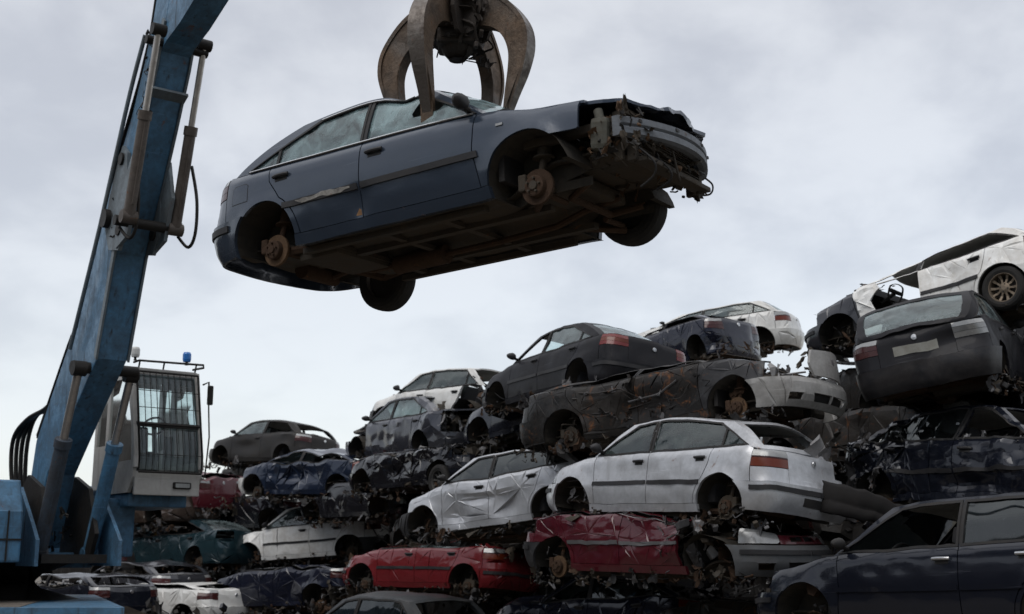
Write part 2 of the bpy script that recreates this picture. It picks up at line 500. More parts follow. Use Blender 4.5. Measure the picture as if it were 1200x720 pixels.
def glass(name='glass', tint=(.62, .76, .74), dirt=.35, dcol=(.30, .34, .34)):
    if name in _M: return _M[name]
    t = NT(name); v = t.coord()
    tr = t.n('BsdfTransparent'); t.put(tr.inputs[0], tint)
    gl = t.n('BsdfGlossy', i_Roughness=.06); t.put(gl.inputs[0], (.9, .95, .95))
    fr = t.n('Fresnel', i_IOR=1.5)
    a = t.n('MixShader'); t.put(a.inputs[0], t.math('ADD', t.math('MULTIPLY', fr.outputs[0], 1.0), .03)); t.put(a.inputs[1], tr.outputs[0]); t.put(a.inputs[2], gl.outputs[0])
    df = t.n('BsdfDiffuse'); t.put(df.inputs[0], dcol)
    n = t.noise(3.5, 6, .7, v, .7)
    b = t.n('MixShader'); t.put(b.inputs[0], t.math('MULTIPLY', t.ramp(n, .35, .75), dirt)); t.put(b.inputs[1], a.outputs[0]); t.put(b.inputs[2], df.outputs[0])
    _M[name] = t.done(b.outputs[0]); return _M[name]

BLACK = surf('black_plastic', (.016, .016, .017), .5, 0, .5, (.05, .043, .036), 0, .2)
TRIM = surf('trim_rubber', (.022, .022, .024), .45, 0, .35, (.06, .055, .05), 0, .15)
UNDER = surf('underbody_grime', (.040, .035, .029), .7, 0, .7, (.075, .056, .038), .22, .5)
TUB = surf('wheel_well_grime', (.026, .024, .021), .8, 0, .65, (.075, .062, .047), .1, .5)
RUST = surf('rusty_iron', (.055, .032, .020), .8, .1, .6, (.03, .022, .016), .35, .5, 3)
DISC = surf('rusty_brake_disc', (.115, .072, .042), .7, .25, .55, (.06, .034, .02), .3, .4, 4)
STEEL = surf('worn_steel', (.30, .29, .28), .38, .85, .45, (.05, .04, .032), .2, .2, 2)
CHROME = surf('dull_chrome', (.55, .56, .57), .25, .9, .3, (.1, .09, .08), .05, .1)
SCRAPM = surf('torn_metal', (.10, .10, .105), .5, .35, .6, (.05, .038, .028), .42, .4, 2)
PALEM = surf('torn_bare_metal', (.24, .24, .245), .5, .3, .5, (.09, .065, .045), .35, .4, 2)
TYRE = surf('tyre_rubber', (.014, .014, .014), .8, 0, .5, (.05, .045, .04), 0, .3, 2)
SEAT = surf('seat_cloth', (.035, .036, .04), .95, 0, .4, (.07, .06, .05), 0, .3)
TAILRED = surf('red_lens', (.13, .008, .007), .18, 0, .3, (.06, .03, .025), 0, .08, 1, .4)
TAILORANGE = surf('orange_lens', (.12, .020, .007), .18, 0, .3, (.08, .04, .025), 0, .08, 1, .4)
CLEARLENS = surf('clear_lens', (.24, .245, .245), .12, .3, .4, (.10, .09, .08), 0, .1, 3, .6)
PLATEM = surf('number_plate', (.20, .20, .18), .5, 0, .6, (.12, .11, .09), 0, .2, 3)
SMOKED = surf('smoked_lens', (.05, .012, .012), .2, 0, .3, (.05, .04, .035), 0, .08, 1, .4)
GLASS = glass('window_glass', (.50, .66, .64), .20, (.20, .26, .25))
GLASSD = glass('dark_window_glass', (.20, .25, .26), .22, (.05, .058, .062))
GLASSC = glass('pale_window_glass', (.70, .86, .86), .34, (.42, .52, .53))
GLASSH = glass('brightened_teal_glass', (.82, .96, .97), .58, (.40, .55, .57))  # pale film painted in to brighten clear glass over the dim interior
LINING = surf('roof_lining', (.62, .63, .61), .95, 0, .4, (.25, .23, .2), 0, .1)
FOAM = surf('torn_foam', (.42, .24, .07), .95, 0, .6, (.12, .08, .05), 0, .4, 3)
# ------------------------------------------------------------------ wrecked car builder
def arc(cx, cz, r, a0, a1, n=14):
    return [(cx + r*cos(radians(lerp(a0, a1, i/n))), cz + r*sin(radians(lerp(a0, a1, i/n)))) for i in range(n+1)]

def wheel_obj(root, S, xw, side, rim_mat, D=None, dz=0.0, inset_=.10, r=.30, steer=0.0, spokes=10):
    """wheel > tyre, rim"""
    y = side * (S.hw - inset_); c = Vector((xw, y, S.wz + dz))
    ax = Vector((sin(steer)*side, side*cos(steer), 0))
    a = MB(); w = .095
    a.lathe([(.185, -w), (.235, -w-.008), (r-.03, -w), (r-.005, -w*.72), (r, -w*.3), (r, w*.3), (r-.005, w*.72), (r-.03, w), (.235, w+.008), (.20, w-.005), (.19, w-.03)], c, ax, 0, 40)
    b = MB()
    b.lathe([(.205, .085), (.19, .085), (.18, .06), (.172, -.06), (.19, -.085)], c, ax, 0, 36)
    b.lathe([(.0, .055), (.03, .055), (.055, .045), (.075, .035), (.078, .0)], c, ax, 0, 24)
    u = ax.orthogonal().normalized(); v = ax.cross(u)
    for k in range(spokes):
        t0 = 2*pi*k/spokes; hw_ = .42*2*pi/spokes/2
        q = []
        for rr, h, f in ((.07, .038, 1.25), (.12, .030, .9), (.178, .055, .8)):
            for sg in (-1, 1):
                t = t0 + sg*hw_*f; q.append(c + ax*h + (u*cos(t) + v*sin(t))*rr)
        q2 = [p - ax*.022 for p in q]
        b.add(q + q2, [(0, 1, 3, 2), (2, 3, 5, 4), (6, 8, 9, 7), (8, 10, 11, 9), (0, 2, 8, 6), (2, 4, 10, 8), (1, 7, 9, 3), (3, 9, 11, 5)], 0, False)
    b.lathe([(.176, -.05), (.0, -.05)], c, ax, 1, 24)
    for k in range(4):
        t = 2*pi*k/4 + .4; b.lathe([(.0, .05), (.011, .05), (.011, .02)], c + (u*cos(t)+v*sin(t))*.05, ax, 1, 8)
    e = bpy.data.objects.new('wheel', None); COL.objects.link(e); e.parent = root
    a.build('tyre', TYRE, e); b.build('rim', [rim_mat, BLACK], e)
    return e

def hub_obj(root, S, xw, side, D=None, dz=-.05, inset_=.17, tilt=0.0, mat=None, strut=True):
    b = MB(); c = Vector((xw, side*(S.hw - inset_), S.wz + dz)); ax = Vector((tilt*.3, side, tilt)).normalized()
    b.lathe([(.0, -.03), (.135, -.03), (.138, -.02), (.138, -.004), (.135, .0), (.085, .0), (.08, .045), (.07, .05), (.035, .05), (.033, .065), (.0, .065)], c, ax, [2, 0, 0, 0, 0, 1, 1, 1, 2, 2], 36)
    u = ax.orthogonal().normalized(); v = ax.cross(u)
    for k in range(5):
        t = 2*pi*k/5; b.lathe([(.0, .072), (.009, .072), (.009, .045)], c + (u*cos(t)+v*sin(t))*.054, ax, 2, 8)
    b.box(c + ax*-.01 + Vector((-.12, 0, .05)), (.07, .07, .13), 2, None, .015)          # caliper
    b.tube([c - ax*.03, c - ax*.28 + Vector((0, 0, .04))], .03, 2, 8)
    if strut:
        b.tube([c - ax*.05 + Vector((0, 0, .06)), c - ax*.13 + Vector((0, 0, .30))], .027, 2, 8)
        b.tube([c - ax*.11 + Vector((0, 0, .24)), c - ax*.15 + Vector((0, 0, .40))], .055, 2, 10)
        b.lathe([(.03, 0), (.085, .0), (.085, .012), (.03, .012)], c - ax*.115 + Vector((0, 0, .25)), (0, 0, 1), 2, 16)
    return b.build('brake_hub', [mat or DISC, RUST, RUST if mat is None else UNDER], root)

def clutter(mb, c, d, n, rng, mats=3, sz=(.08, .3), tubes=.30):
    """torn sheet, pipes, cables and lumps inside a box (mat indices 0..mats-1)"""
    c = Vector(c)
    def rp(k=1): return c + Vector((rng.uniform(-d[0], d[0]), rng.uniform(-d[1], d[1]), rng.uniform(-d[2], d[2]))) * (.5*k)
    for _ in range(n):
        t = rng.random(); m = rng.randrange(mats)
        if t < .42:
            s = rng.uniform(*sz); M = Euler((rng.uniform(-3, 3), rng.uniform(-3, 3), rng.uniform(-3, 3))).to_matrix(); p = rp()
            nx = 4; of = Vector((rng.uniform(0, 90), 3, 1)); asp = rng.uniform(.35, .9)
            vs = []
            for i in range(nx+1):
                for j in range(nx+1):
                    q = Vector(((i/nx-.5)*s*1.4, (j/nx-.5)*s*asp, 0)) + noise.noise_vector(Vector((i*.7, j*.7, 0)) + of) * s*.38
                    vs.append(p + M @ q)
            fs = [(i*(nx+1)+j, (i+1)*(nx+1)+j, (i+1)*(nx+1)+j+1, i*(nx+1)+j+1) for i in range(nx) for j in range(nx) if rng.random() > .06]
            mb.add(vs, fs, m, rng.random() < .5)
        elif t < .42 + tubes:
            a = rp(); e = a.lerp(rp(1.1), min(1, sz[1]*2.6 + .1)); k = rng.uniform(.04, .25)*min(1, max(d)*1.2); h = (a+e)/2 + Vector((rng.uniform(-k, k), rng.uniform(-k, k), rng.uniform(-k, .5*k)))
            pts = catmull([tuple(a), tuple(lerp(a, h, .6)), tuple(h), tuple(lerp(h, e, .5)), tuple(e)], 3)
            mb.tube(pts, rng.uniform(.004, .017)*min(1, sz[1]*3.4 + .25), m, 6, False)
        else:
            s = rng.uniform(*sz)*.42
            mb.box(rp(), (s*rng.uniform(.5, 1.3), s*rng.uniform(.5, 1.2), s*rng.uniform(.3, 1)), m, Euler((rng.uniform(-1, 1), rng.uniform(-1, 1), rng.uniform(-2, 2))).to_matrix(), .01)

def make_car(name, label, M, paintm, style='hatch', dims=None, side=1, ops=(), seed=1, g=.07, omit=(), colors=None, xB=-.1, doors=4,
             glass_m=None, hubs='hhhh', rim=None, trim=None, lens='red', group='scrapped cars stacked in the pile', chrome=False, detail=1,
             extras=None, hubz=(-.05, -.05), rub=True, handle_m=None, seats=True, bumper_m=None, xQ=None, category='scrapped car', far_lens=None, junk=7, broken=None, plate=False, missing_glass=()):
    """one scrapped car: an Empty that parents its parts. side=+1: the left flank faces the camera."""
    S = Shape(style, **(dims or {})); D = deformer(ops, seed) if ops else None
    CREASE.clear(); CREASE.update(getattr(D, 'crease', {}) if D else {})
    omit = set(omit); colors = colors or {}; rng = random.Random(seed)
    glass_m = glass_m or GLASS; trim = trim or TRIM; bumper_m = bumper_m or paintm; handle_m = handle_m or TRIM
    root = thing(name, label, category, M, group)
    pm = lambda k: colors.get(k, paintm)
    W = lambda a, b, o=0: S.wrap(a, b, o)
    G = lambda a, b, o=0: S.gside(a, b, o)
    TP = lambda a, b, o=0: S.top(a, b, o)
    xF, xR, ra, wz, xN, xT = S.xF, S.xR, S.ra, S.wz, S.xN, S.xT
    zs, zb, bt = S.zs, .19, .56
    xdB, xdT = xF - ra - .07, S.xa0 - .05
    xQt = xQ if xQ is not None else xR + (.04 if style == 'sedan' else .14)
    if doors == 2: xQt = xB
    sHr, sG = xN - S.hr, xN + .02                                  # headlight rear / inner (s units)
    sG = min(S.S_N - .30, xN + .10)
    sT = xT + .34; sTi = S.S_T + {'hatch': .46, 'sedan': .46, 'estate': .36}[style]                                # tail-light front / inner
    shl = lambda a, b, n=8: [(lerp(a, b, i/n), S.sh(lerp(a, b, i/n))) for i in range(n+1)]
    def shs(a, b, n=8, dz=0):                                       # shoulder along s (with plan lookup)
        o = []
        for i in range(n+1):
            s_ = lerp(a, b, i/n); (x, y), _ = S.plan(s_); o.append((s_, S.sh(x) + dz))
        return o
    aF = math.degrees(math.asin(clamp((bt - wz)/ra, -1, 1)))
    aS = -math.degrees(math.asin(clamp((wz - zs)/ra + .0, -1, 1)))
    fender = shs(xdT, sHr, 8)[::1] + [(sHr, .57), (sHr - .02, bt)] + arc(xF, wz, ra, aF, 180 - aS, 16) + [(xdB, zs), (xdT - .02, lerp(zs, S.sh(xdT), .5))]
    dF = [(xdB, zs), (xdT - .02, lerp(zs, S.sh(xdT), .5)), (xdT, S.sh(xdT))] + shs(xdT, xB, 6)[1:] + [(xB - .0, zs)]
    ang = 52 if style != 'sedan' else 60
    ar2 = ra + .055
    pj = (xR + ar2*cos(radians(ang)), wz + ar2*sin(radians(ang)))
    dRr = [(xQt, S.sh(xQt)), (xQt + .03, lerp(S.sh(xQt), pj[1], .45))] + arc(xR, wz, ar2, ang, 8, 6) + [(xR + ra + .06, zs)]
    dR = [(xB, zs), (xB, S.sh(xB))] + shs(xB, xQt, 6)[1:-1] + dRr
    quarter = shs(xQt, sT, 8) + [(sT, .60), (sT, bt)] + arc(xR, wz, ra, 180 - aF, aS, 16)
    quarter += (dRr[::-1][0:-1] if doors == 4 else [(xB, zs)])
    sill = [(xF - ra + .0, zs), (xF - ra + .01, zb + .02), (xR + ra - .01, zb + .02), (xR + ra, zs)]
    hl = [(sHr, .575)] + [(sHr, .60)] + shs(sHr, sG, 6, -.012) + [(sG, .60), (sG - .05, .575)]
    tl_lo = {'hatch': .73, 'sedan': .79, 'estate': .62}[style]
    tl = [(sT, tl_lo)] + shs(sT, sTi, 6, -.008) + [(sTi, tl_lo + .02)]
    # ---------------- body shell
    b = MB(); mats = [paintm, BLACK, LINING]
    zr = S.zre
    outer = [S.aline(t/8) for t in range(9)] + [(lerp(S.xa1, S.xc1, t/10), zr(lerp(S.xa1, S.xc1, t/10))) for t in range(1, 10)] + \
            [S.cline(1 - t/8) for t in range(9)] + shl(S.xc0, S.xa0, 14)[1:-1]
    def dlo(m_b=.022, m_t=.05, mA=.055, mC=.13):
        fa = lambda t: (S.aline(t)[0] - mA - .03, S.aline(t)[1]); fc = lambda t: (S.cline(t)[0] + mC, S.cline(t)[1])
        xs0 = fa(0)[0]; 
        bot = [(x, S.sh(x) + m_b) for x in [lerp(fc(0)[0], xs0, i/10) for i in range(11)]]
        topx0, topx1 = fa(1)[0] - .03, fc(1)[0] + .02
        topl = [(x, zr(x) - m_t) for x in [lerp(topx0, topx1, i/10) for i in range(11)]]
        return bot, topl
    mC = {'hatch': .16, 'sedan': .20, 'estate': .13}[style]
    bot, topl = dlo(mC=mC)
    DLO = bot + topl
    def cut(poly, x0, x1):
        def clipx(P, xc, keep):
            o = []
            for i in range(len(P)):
                p, q = P[i], P[(i+1) % len(P)]
                ip, iq = (p[0] >= xc) == keep, (q[0] >= xc) == keep
                if ip: o.append(p)
                if ip != iq:
                    t = (xc - p[0]) / (q[0] - p[0]); o.append((xc, lerp(p[1], q[1], t)))
            return o
        return clean(clipx(clipx(poly, x0, True), x1, False), .006)
    bx = .035
    winF = cut(DLO, xB + bx, 9); winR = cut(DLO, -9, xB - bx)
    far = -side
    for sd in (side, far):
        near = sd == side
        panel(b, outer, G, [winF, winR], g, .035, 0, sd, 0)
        if near and 'quarter' not in omit: panel(b, quarter, W, (), g, .03, 0, sd)
        if not near: panel(b, quarter, W, (), g*1.5, .03, 0, sd)
        panel(b, sill, W, (), g, .05, 0, sd, 0)
        if not near:
            if 'far_fender' not in omit: panel(b, fender, W, (), g*1.4, .02, 0, sd)
            panel(b, dF, W, (), g*1.5, .04, 0, sd)
            if doors == 4: panel(b, dR, W, (), g*1.5, .04, 0, sd)
        else:                                                       # dark B pillar cover
            panel(b, cut(DLO, xB - bx, xB + bx), lambda a, c, o=0: S.gside(a, c, o + .002), (), g, .01, 1 if detail else 0, sd, 0)
    R = lambda a, c, o=0: S.roof(a, c, o)
    if 'roof' not in omit: panel(b, [(0, -1), (1, -1), (1, 1), (0, 1)], R, (), g, .03, 0, 1, 0, 2 if seats else 1, (S.xa1 - S.xc1, .62))
    scr = lambda a, c, o=0: S.screen(a, c, o); rsc = lambda a, c, o=0: S.rearscreen(a, c, o)
    wsH = [(.04, -.93), (.95, -.92), (.95, .92), (.04, .93)]; rsH = [(.10, -.86), (.88, -.86), (.88, .86), (.10, .86)]
    full = [(0, -1), (1, -1), (1, 1), (0, 1)]
    sc1 = (.75, .68)
    panel(b, full, scr, [wsH], g, .03, 0, 1, 0, None, sc1)
    if style == 'sedan': panel(b, full, rsc, [rsH], g, .03, 0, 1, 0, None, sc1)
    # bulkhead + parcel shelf + floor inside (dark)
    yy = S.hw - .12
    b.box((S.xa0 + .12, 0, .60), (.05, 2*yy, .52), 1); b.box((S.xa0 - .02, 0, .86), (.42, 2*yy, .10), 1)
    if style == 'sedan': b.box((S.xc0 + .25, 0, .86), (.55, 2*yy - .1, .03), 1)
    if 'rear_valance' not in omit:
        for sd in (1, -1): panel(b, [(sT, bt), (sTi, bt), (sTi, tl_lo), (sT, tl_lo)], W, (), g, .03, 0, sd)
    b.build('body_shell', mats, root, D)
    # ---------------- underbody with wheel wells
    u = MB()
    fp = [(xN - .30, -.45), (xN - .30, .45), (xF + ra, .56), (xF - ra, .56), (xF - ra - .05, yy + .03), (xR + ra + .05, yy + .03), (xR + ra, .58), (xR - ra, .58),
          (xT + .22, .62), (xT + .22, -.62), (xR - ra, -.58), (xR + ra, -.58), (xR + ra + .05, -yy - .03), (xF - ra - .05, -yy - .03), (xF - ra, -.56), (xF + ra, -.56)]
    def FL(x, y, o=0):
        z = .225 + (.07*math.exp(-(y/.13)**2) if xR + .1 < x < xF else 0) + .012*sin(y*22)*(1 if abs(y) > .2 else 0) + .03*noise.noise(Vector((x*2.2, y*2.2, 1)))
        z += .10 * sstep(xR + .25, xR - .1, x) + (.13 + S.lift) * sstep(xF - ra - .1, xF + .1, x)
        return (x, y, z - o)
    panel(u, fp, FL, (), g*1.1, .02, 0, 1, 0)
    ntub = 14
    for xw in (xF, xR):
        for sd in (1, -1):
            y0, y1 = sd*(S.hw - .028), sd*(S.hw - .40)
            R_ = ra + .014
            pts = [(x, max(z, .24 if xw == xR else (.27 + S.lift if x > xw else .20))) for x, z in arc(xw, wz, R_, -32, 212, ntub)]
            for k in range(ntub):
                (xa, za), (xb, zb2) = pts[k], pts[k+1]
                vs = []
                ya = [sd*(min(S.wrap(xx, zz_)[1] - .010, S.hw)) for xx, zz_ in ((xa, max(za, .2)), (xb, max(zb2, .2)))]
                vs += [(xa, ya[0], za), (xb, ya[1], zb2)]
                for yy_ in ((y0+y1)/2, y1): vs += [(xa, yy_, za), (xb, yy_, zb2)]
                u.add(vs, [(0, 1, 3, 2), (2, 3, 5, 4)], 1, True)
            u.add([(xw, y1, wz)] + [(x, y1, z) for x, z in pts], [(0, k+1, k+2) for k in range(ntub)], 1, False)
            u.add([(xw - R_*.97, y1, wz - .05), (xw + R_*.97, y1, wz - .05), (xw + R_*.97, y1, wz + .02), (xw - R_*.97, y1, wz + .02)], [(0, 1, 2, 3)], 1, False)
    u.tube([(xF + .2, .2, .34), (xF - .1, .14, .27), (xF - .35, .12, .19), (xF - .9, .10, .16), (0, .08, .15), (xR + .4, .12, .16), (xR, .3, .27), (xR - .4, .42, .27)], .028, 2, 8)
    u.tube([(-.1, .08, .15), (-.65, .09, .15)], .085, 2, 12)
    u.tube([(xR - .42, .05, .30), (xR - .42, .50, .30)], .09, 2, 12)
    u.tube([(xR + .05, -S.hw + .25, .25), (xR + .05, S.hw - .25, .25)], .045, 2, 8)
    u.box((xF - .05, 0, .30 + S.lift*.6), (.45, .70, .10), 0, None, .03); u.tube([(xF + .28, -.42, .30), (xF + .05, -.3, .25), (xF + .05, .3, .25), (xF + .28, .42, .30)], .03, 2, 8); u.box((xF + .05, 0, .38 + S.lift*1.6), (.5, .8, .22), 0, None, .05)
    u.box((xR + .38, -.25, .20), (.45, .7, .12), 0, None, .04)
    for sd in (1, -1):
        u.tube([(xF, sd*.3, .22), (xF - .02, sd*(S.hw - .25), .24)], .024, 2, 8)
        u.tube([(xF - .25, sd*.33, .2), (xF, sd*(S.hw - .24), .2)], .03, 2, 6)
        u.tube([(xR + .5, sd*.5, .24), (xR + .05, sd*(S.hw - .22), .24)], .035, 2, 6)
        u.box((-.1, sd*(S.hw - .22), .195), (xF - xR - 2*ra - .1, .06, .05), 0)
        u.box((.2, sd*.33, .195), (xF - xR - .6, .07, .05), 0)
    for x in (-.75, -.2, .4): u.box((x, 0, .20), (.06, 1.2, .035), 0)
    u.build('underbody', [UNDER, TUB, RUST], root, D)
    # ---------------- near-side outer panels
    def part(nm, poly, f, mat, holes=(), th=.025, sd=side, scale=(1, 1), parent=None, gap=.005, gg=None, key=None):
        if (key or nm) in omit: return None
        q = MB(); panel(q, poly, f, holes, gg or g, th, 0, sd, gap, None, scale)
        return q.build(nm, pm(key or nm), parent or root, D)
    part('fender', fender, W, None)
    def frame(win): return inset(win, -.03)
    for key, poly, win in (('front_door', dF, winF), ('rear_door', dR, winR)):
        if doors == 2 and key == 'rear_door': 
            if 'rear_window_side' not in omit and len(winR) > 2: part('side_window', inset(winR, .004), lambda a, c, o=0: S.gside(a, c, o - .014), glass_m, (), .0, key='side_window') if False else None
            q = MB(); panel(q, inset(winR, -.01), lambda a, c, o=0: S.gside(a, c, o - .014), (), g, 0, 0, side, 0)
            if 'rear_pane' not in missing_glass: q.build('side_window', glass_m, root, D)
            continue
        if key in omit: continue
        q = MB(); panel(q, poly, W, (), g, .045, 0, side)
        if len(win) > 3:
            panel(q, inset(win, -.026), lambda a, c, o=0: S.gside(a, c, o + .008), [win], g, .02, 1, side, 0)
        if chrome and len(win) > 3:
            lo = [(x, z - .004) for x, z in (bot if key == 'front_door' else bot)]
        d = q.build(key, [pm(key), BLACK], root, D)
        if key.split('_')[0] + '_pane' not in missing_glass and len(win) > 3:
            jag = []
            if broken and key == 'front_door':
                r3 = random.Random(2); jag = [[(broken[0] + r3.uniform(.45, 1)*broken[2]*cos(2*pi*k/13), broken[1] + r3.uniform(.4, 1)*broken[2]*.8*sin(2*pi*k/13)) for k in range(13)]]
            q = MB(); panel(q, inset(win, -.01), lambda a, c, o=0: S.gside(a, c, o - .012), jag, g, 0, 0, side, 0)
            if key == 'rear_door':
                xq = winR[0][0] if False else min(p[0] for p in winR) + .33
                q2 = MB(); panel(q2, cut(DLO, xq - .014, xq + .014), lambda a, c, o=0: S.gside(a, c, o + .004), (), g, .015, 0, side, 0)
                q2.build('window_divider', BLACK, d, D)
            q.build('window', glass_m, d, D)
        if 'handle' not in omit:
            hx = xB + .16 if key == 'front_door' else xQt + .17
            hz = S.sh(hx) - .115
            q = MB(); a = Vector(S.wrap(hx, hz, .0)); 
            q.add([], []); 
            pts = [S.wrap(hx + .085*t, hz + .005, .012 + .014*(1 - t*t)) for t in (-1, -.7, -.3, .3, .7, 1)]
            q.tube([(p[0], p[1]*side, p[2]) for p in pts], .017, 0, 8)
            panel(q, [(hx - .07, hz - .04), (hx + .07, hz - .04), (hx + .055, hz + .012), (hx - .055, hz + .012)], lambda a, c, o=0: S.wrap(a, c, o + .003), (), g, .006, 1, side, 0)
            q.build('handle', [handle_m, BLACK], d, D)
        if rub and 'rub_strip' not in omit:
            x0, x1 = (xB + .015, xdB - .0) if key == 'front_door' else (pj[0] + .05, xB - .015)
            q = MB(); panel(q, [(x0, .535), (x1, .535), (x1 - .01, .585), (x0, .585)], lambda a, c, o=0: S.wrap(a, c, o + .014), (), g, .014, 0, side, 0)
            q.build('rub_strip', trim, d, D)
    if chrome:
        q = MB()
        for P in (bot, topl):
            pts = [S.gside(x, z + (-.012 if P is bot else .012), .012) for x, z in P]
            q.tube([(p[0], p[1]*side, p[2]) for p in pts], .008, 0, 6)
        q.build('chrome_trim', CHROME, root, D)
    # mirror
    if 'mirror' not in omit:
        q = MB(); mx = S.xa0 - .14; p0 = Vector(S.gside(mx, S.sh(mx) + .05)); p0.y *= side
        bm = bmesh.new(); bmesh.ops.create_icosphere(bm, subdivisions=2, radius=1); bm.verts.index_update()
        vs = [p0 + Vector((v.co.x*.055 + .02*abs(v.co.y), side*(.12 + v.co.y*.095), .045 + v.co.z*.062*(1 - .15*v.co.y))) for v in bm.verts]
        q.add(vs, [tuple(v.index for v in (f.verts if side > 0 else reversed(f.verts))) for f in bm.faces], 0, True); bm.free()
        q.tube([p0 - Vector((0, side*.02, 0)), p0 + Vector((0, side*.07, .02))], .025, 1, 8)
        q.build('door_mirror', [colors.get('mirror', TRIM), BLACK], root, D)
    # ---------------- lights
    for sd in (side, far):
        near = sd == side
        if 'headlight' not in omit and not (not near and 'far_headlight' in omit):
            q = MB(); panel(q, hl, W, (), g, .03, 0, sd)
            q.build('headlight', CLEARLENS, root, D)
        if 'tail_light' not in omit and not (not near and 'far_tail_light' in omit):
            q = MB(); lens_ = lens if near or not far_lens else far_lens; m_ = {'red': [TAILRED, TAILORANGE, CLEARLENS], 'clear': [TAILORANGE, SMOKED, CLEARLENS], 'smoked': [SMOKED, SMOKED, CLEARLENS], 'white': [CLEARLENS, CLEARLENS, CLEARLENS]}[lens_]
            zt = S.sh(xT + .1)
            ks = [0, .52, .6, 1] if lens_ == 'clear' else [.0, .36, .7, 1.0] if style != 'estate' else [0, .4, .7, 1]
            for k in range(3):
                za, zc = lerp(tl_lo, zt - .008, ks[k]), lerp(tl_lo, zt - .008, ks[k+1])
                mm = (0, 1, 0)[k] if lens_ == 'red' else (0, 1, 2)[k]
                panel(q, [(sT, za), (sTi, za), (sTi, zc), (sT, zc)], lambda a, c, o=0: S.wrap(a, min(c, S.sh(S.plan(a)[0][0]) - .006), o + .004), (), g, .025, mm, sd, .002)
            q.build('tail_light', m_, root, D)
    # ---------------- nose panel / grille, bumpers, bonnet, tail
    both = (side, far)
    def both_part(nm, poly, f, mat, holes=(), th=.03, out=0, key=None, extra=None):
        if (key or nm) in omit: return None
        q = MB()
        for sd in both: panel(q, poly, lambda a, c, o=0: f(a, c, o + out), holes, g, th, 0, sd, .0)
        if extra: extra(q)
        return q.build(nm, [mat, BLACK, TRIM], root, D)
    S_N, S_T = S.S_N, S.S_T
    gr = [(sG + .006, .575), (S_N, .575)] + shs(S_N, sG + .006, 5, -.03)
    gh = [(S_N - .24, .60), (S_N - .012, .60), (S_N - .012, .66), (S_N - .24, .655)]
    both_part('grille', gr, W, pm('grille'), [gh])
    bf = arc(xF, wz, ra, aF, -14, 8)[::1]
    fb = bf + [(bf[-1][0] + .02, .215), (S_N, .20), (S_N, bt), (sHr, bt)]
    fh = [(S_N - .34, .27), (S_N - .01, .27), (S_N - .01, .37), (S_N - .38, .37)]
    fog = [(S_N - .74, .28), (S_N - .55, .28), (S_N - .55, .36), (S_N - .74, .36)]
    def fx(q):
        for sd in both:
            if trim and rub: panel(q, [(xF + ra + .06, .455), (S_N - .005, .455), (S_N - .005, .505), (xF + ra + .06, .505)], lambda a, c, o=0: S.wrap(a, c, o + .045), (), g, .02, 2, sd, 0)
            panel(q, [(S_N - .42, .26), (S_N, .26), (S_N, .38), (S_N - .42, .38)], lambda a, c, o=0: S.wrap(a, c, o - .03), (), g, .01, 1, sd, 0)
    both_part('front_bumper', fb, W, pm('front_bumper') if 'front_bumper' in colors else bumper_m, [fh, fog], .03, .028, None, fx)
    br = arc(xR, wz, ra, 180 - aF, 194, 8)
    rb = br + [(br[-1][0] - .03, .235), (S_T, .225), (S_T, bt), (sT, bt)]
    def rx(q):
        for sd in both:
            if rub: panel(q, [(xR - ra - .08, .465), (S_T + .004, .465), (S_T + .004, .52), (xR - ra - .08, .52)], lambda a, c, o=0: S.wrap(a, c, o + .047), (), g, .02, 2, sd, 0)
        if plate == 'bumper':
            for sd in both: panel(q, [(S_T + .26, .33), (S_T, .33), (S_T, .43), (S_T + .26, .43)], lambda a, c, o=0: S.wrap(a, c, o + .034), (), g, .008, 1, sd, 0)
    both_part('rear_bumper', rb, W, pm('rear_bumper') if 'rear_bumper' in colors else bumper_m, (), .03, .03, None, rx)
    # bonnet
    qa, qb = S.qx()
    def cowlx(v): return S.xa0 + .05 + S.bF0*(1 - v*v)
    if 'bonnet' not in omit:
        pts = []
        for i in range(9):
            v = lerp(-.9, .9, i/8); pts.append((cowlx(v), v*S.ye(cowlx(v))))
        fr = []
        for i in range(9):
            x = lerp(cowlx(.9), qb - .03, i/8); fr.append((x, .93*S.ye(x)))
        poly = pts + fr[1:] + [(x, -y) for x, y in fr[::-1]][:-1]
        q = MB(); panel(q, poly, TP, (), g, .025, 0, 1, 0); q.build('bonnet', pm('bonnet'), root, D)
    q = MB()
    for sd in both:                                                 # fender top strips
        if (sd == side and 'fender' in omit): continue
        p1 = []; p2 = []
        for i in range(9):
            x = lerp(S.xa0 - .0, xN - S.hr + .02, i/8); p1.append((x, .94*S.ye(x))); p2.append((x, .999*S.ye(x)))
        panel(q, p1 + p2[::-1], TP, (), g, .02, 0, sd, 0)
    panel(q, [(S.xa0 + .02, -.6), (S.xa0 + .3, -.5), (S.xa0 + .3, .5), (S.xa0 + .02, .6)], lambda a, c, o=0: S.top(a, c, o - .035), (), g*1.4, .01, 1, 1, 0)
    q.build('scuttle', [pm('fender'), BLACK], root, D)
    if 'engine' not in omit:
        q = MB(); q.box((xF + .12, 0, .52), (.6, .8, .36), 0, None, .05); q.box((xN - .2, 0, .48), (.05, 1.05, .28), 0)
        clutter(q, (xF + .12, 0, .62), (.8, 1.3, .22), 26 if detail else 8, rng, 3)
        q.build('engine_bay', [UNDER, SCRAPM, RUST], root, D)
    # tail
    zt0 = bt + .004
    tg = [(S_T, zt0), (sTi - .0, zt0)] + shs(sTi, S_T, 5)
    tgl = [(sT, bt), (sTi, bt), (sTi, tl_lo), (sT, tl_lo)]
    nm = 'boot_lid' if style == 'sedan' else 'tailgate'
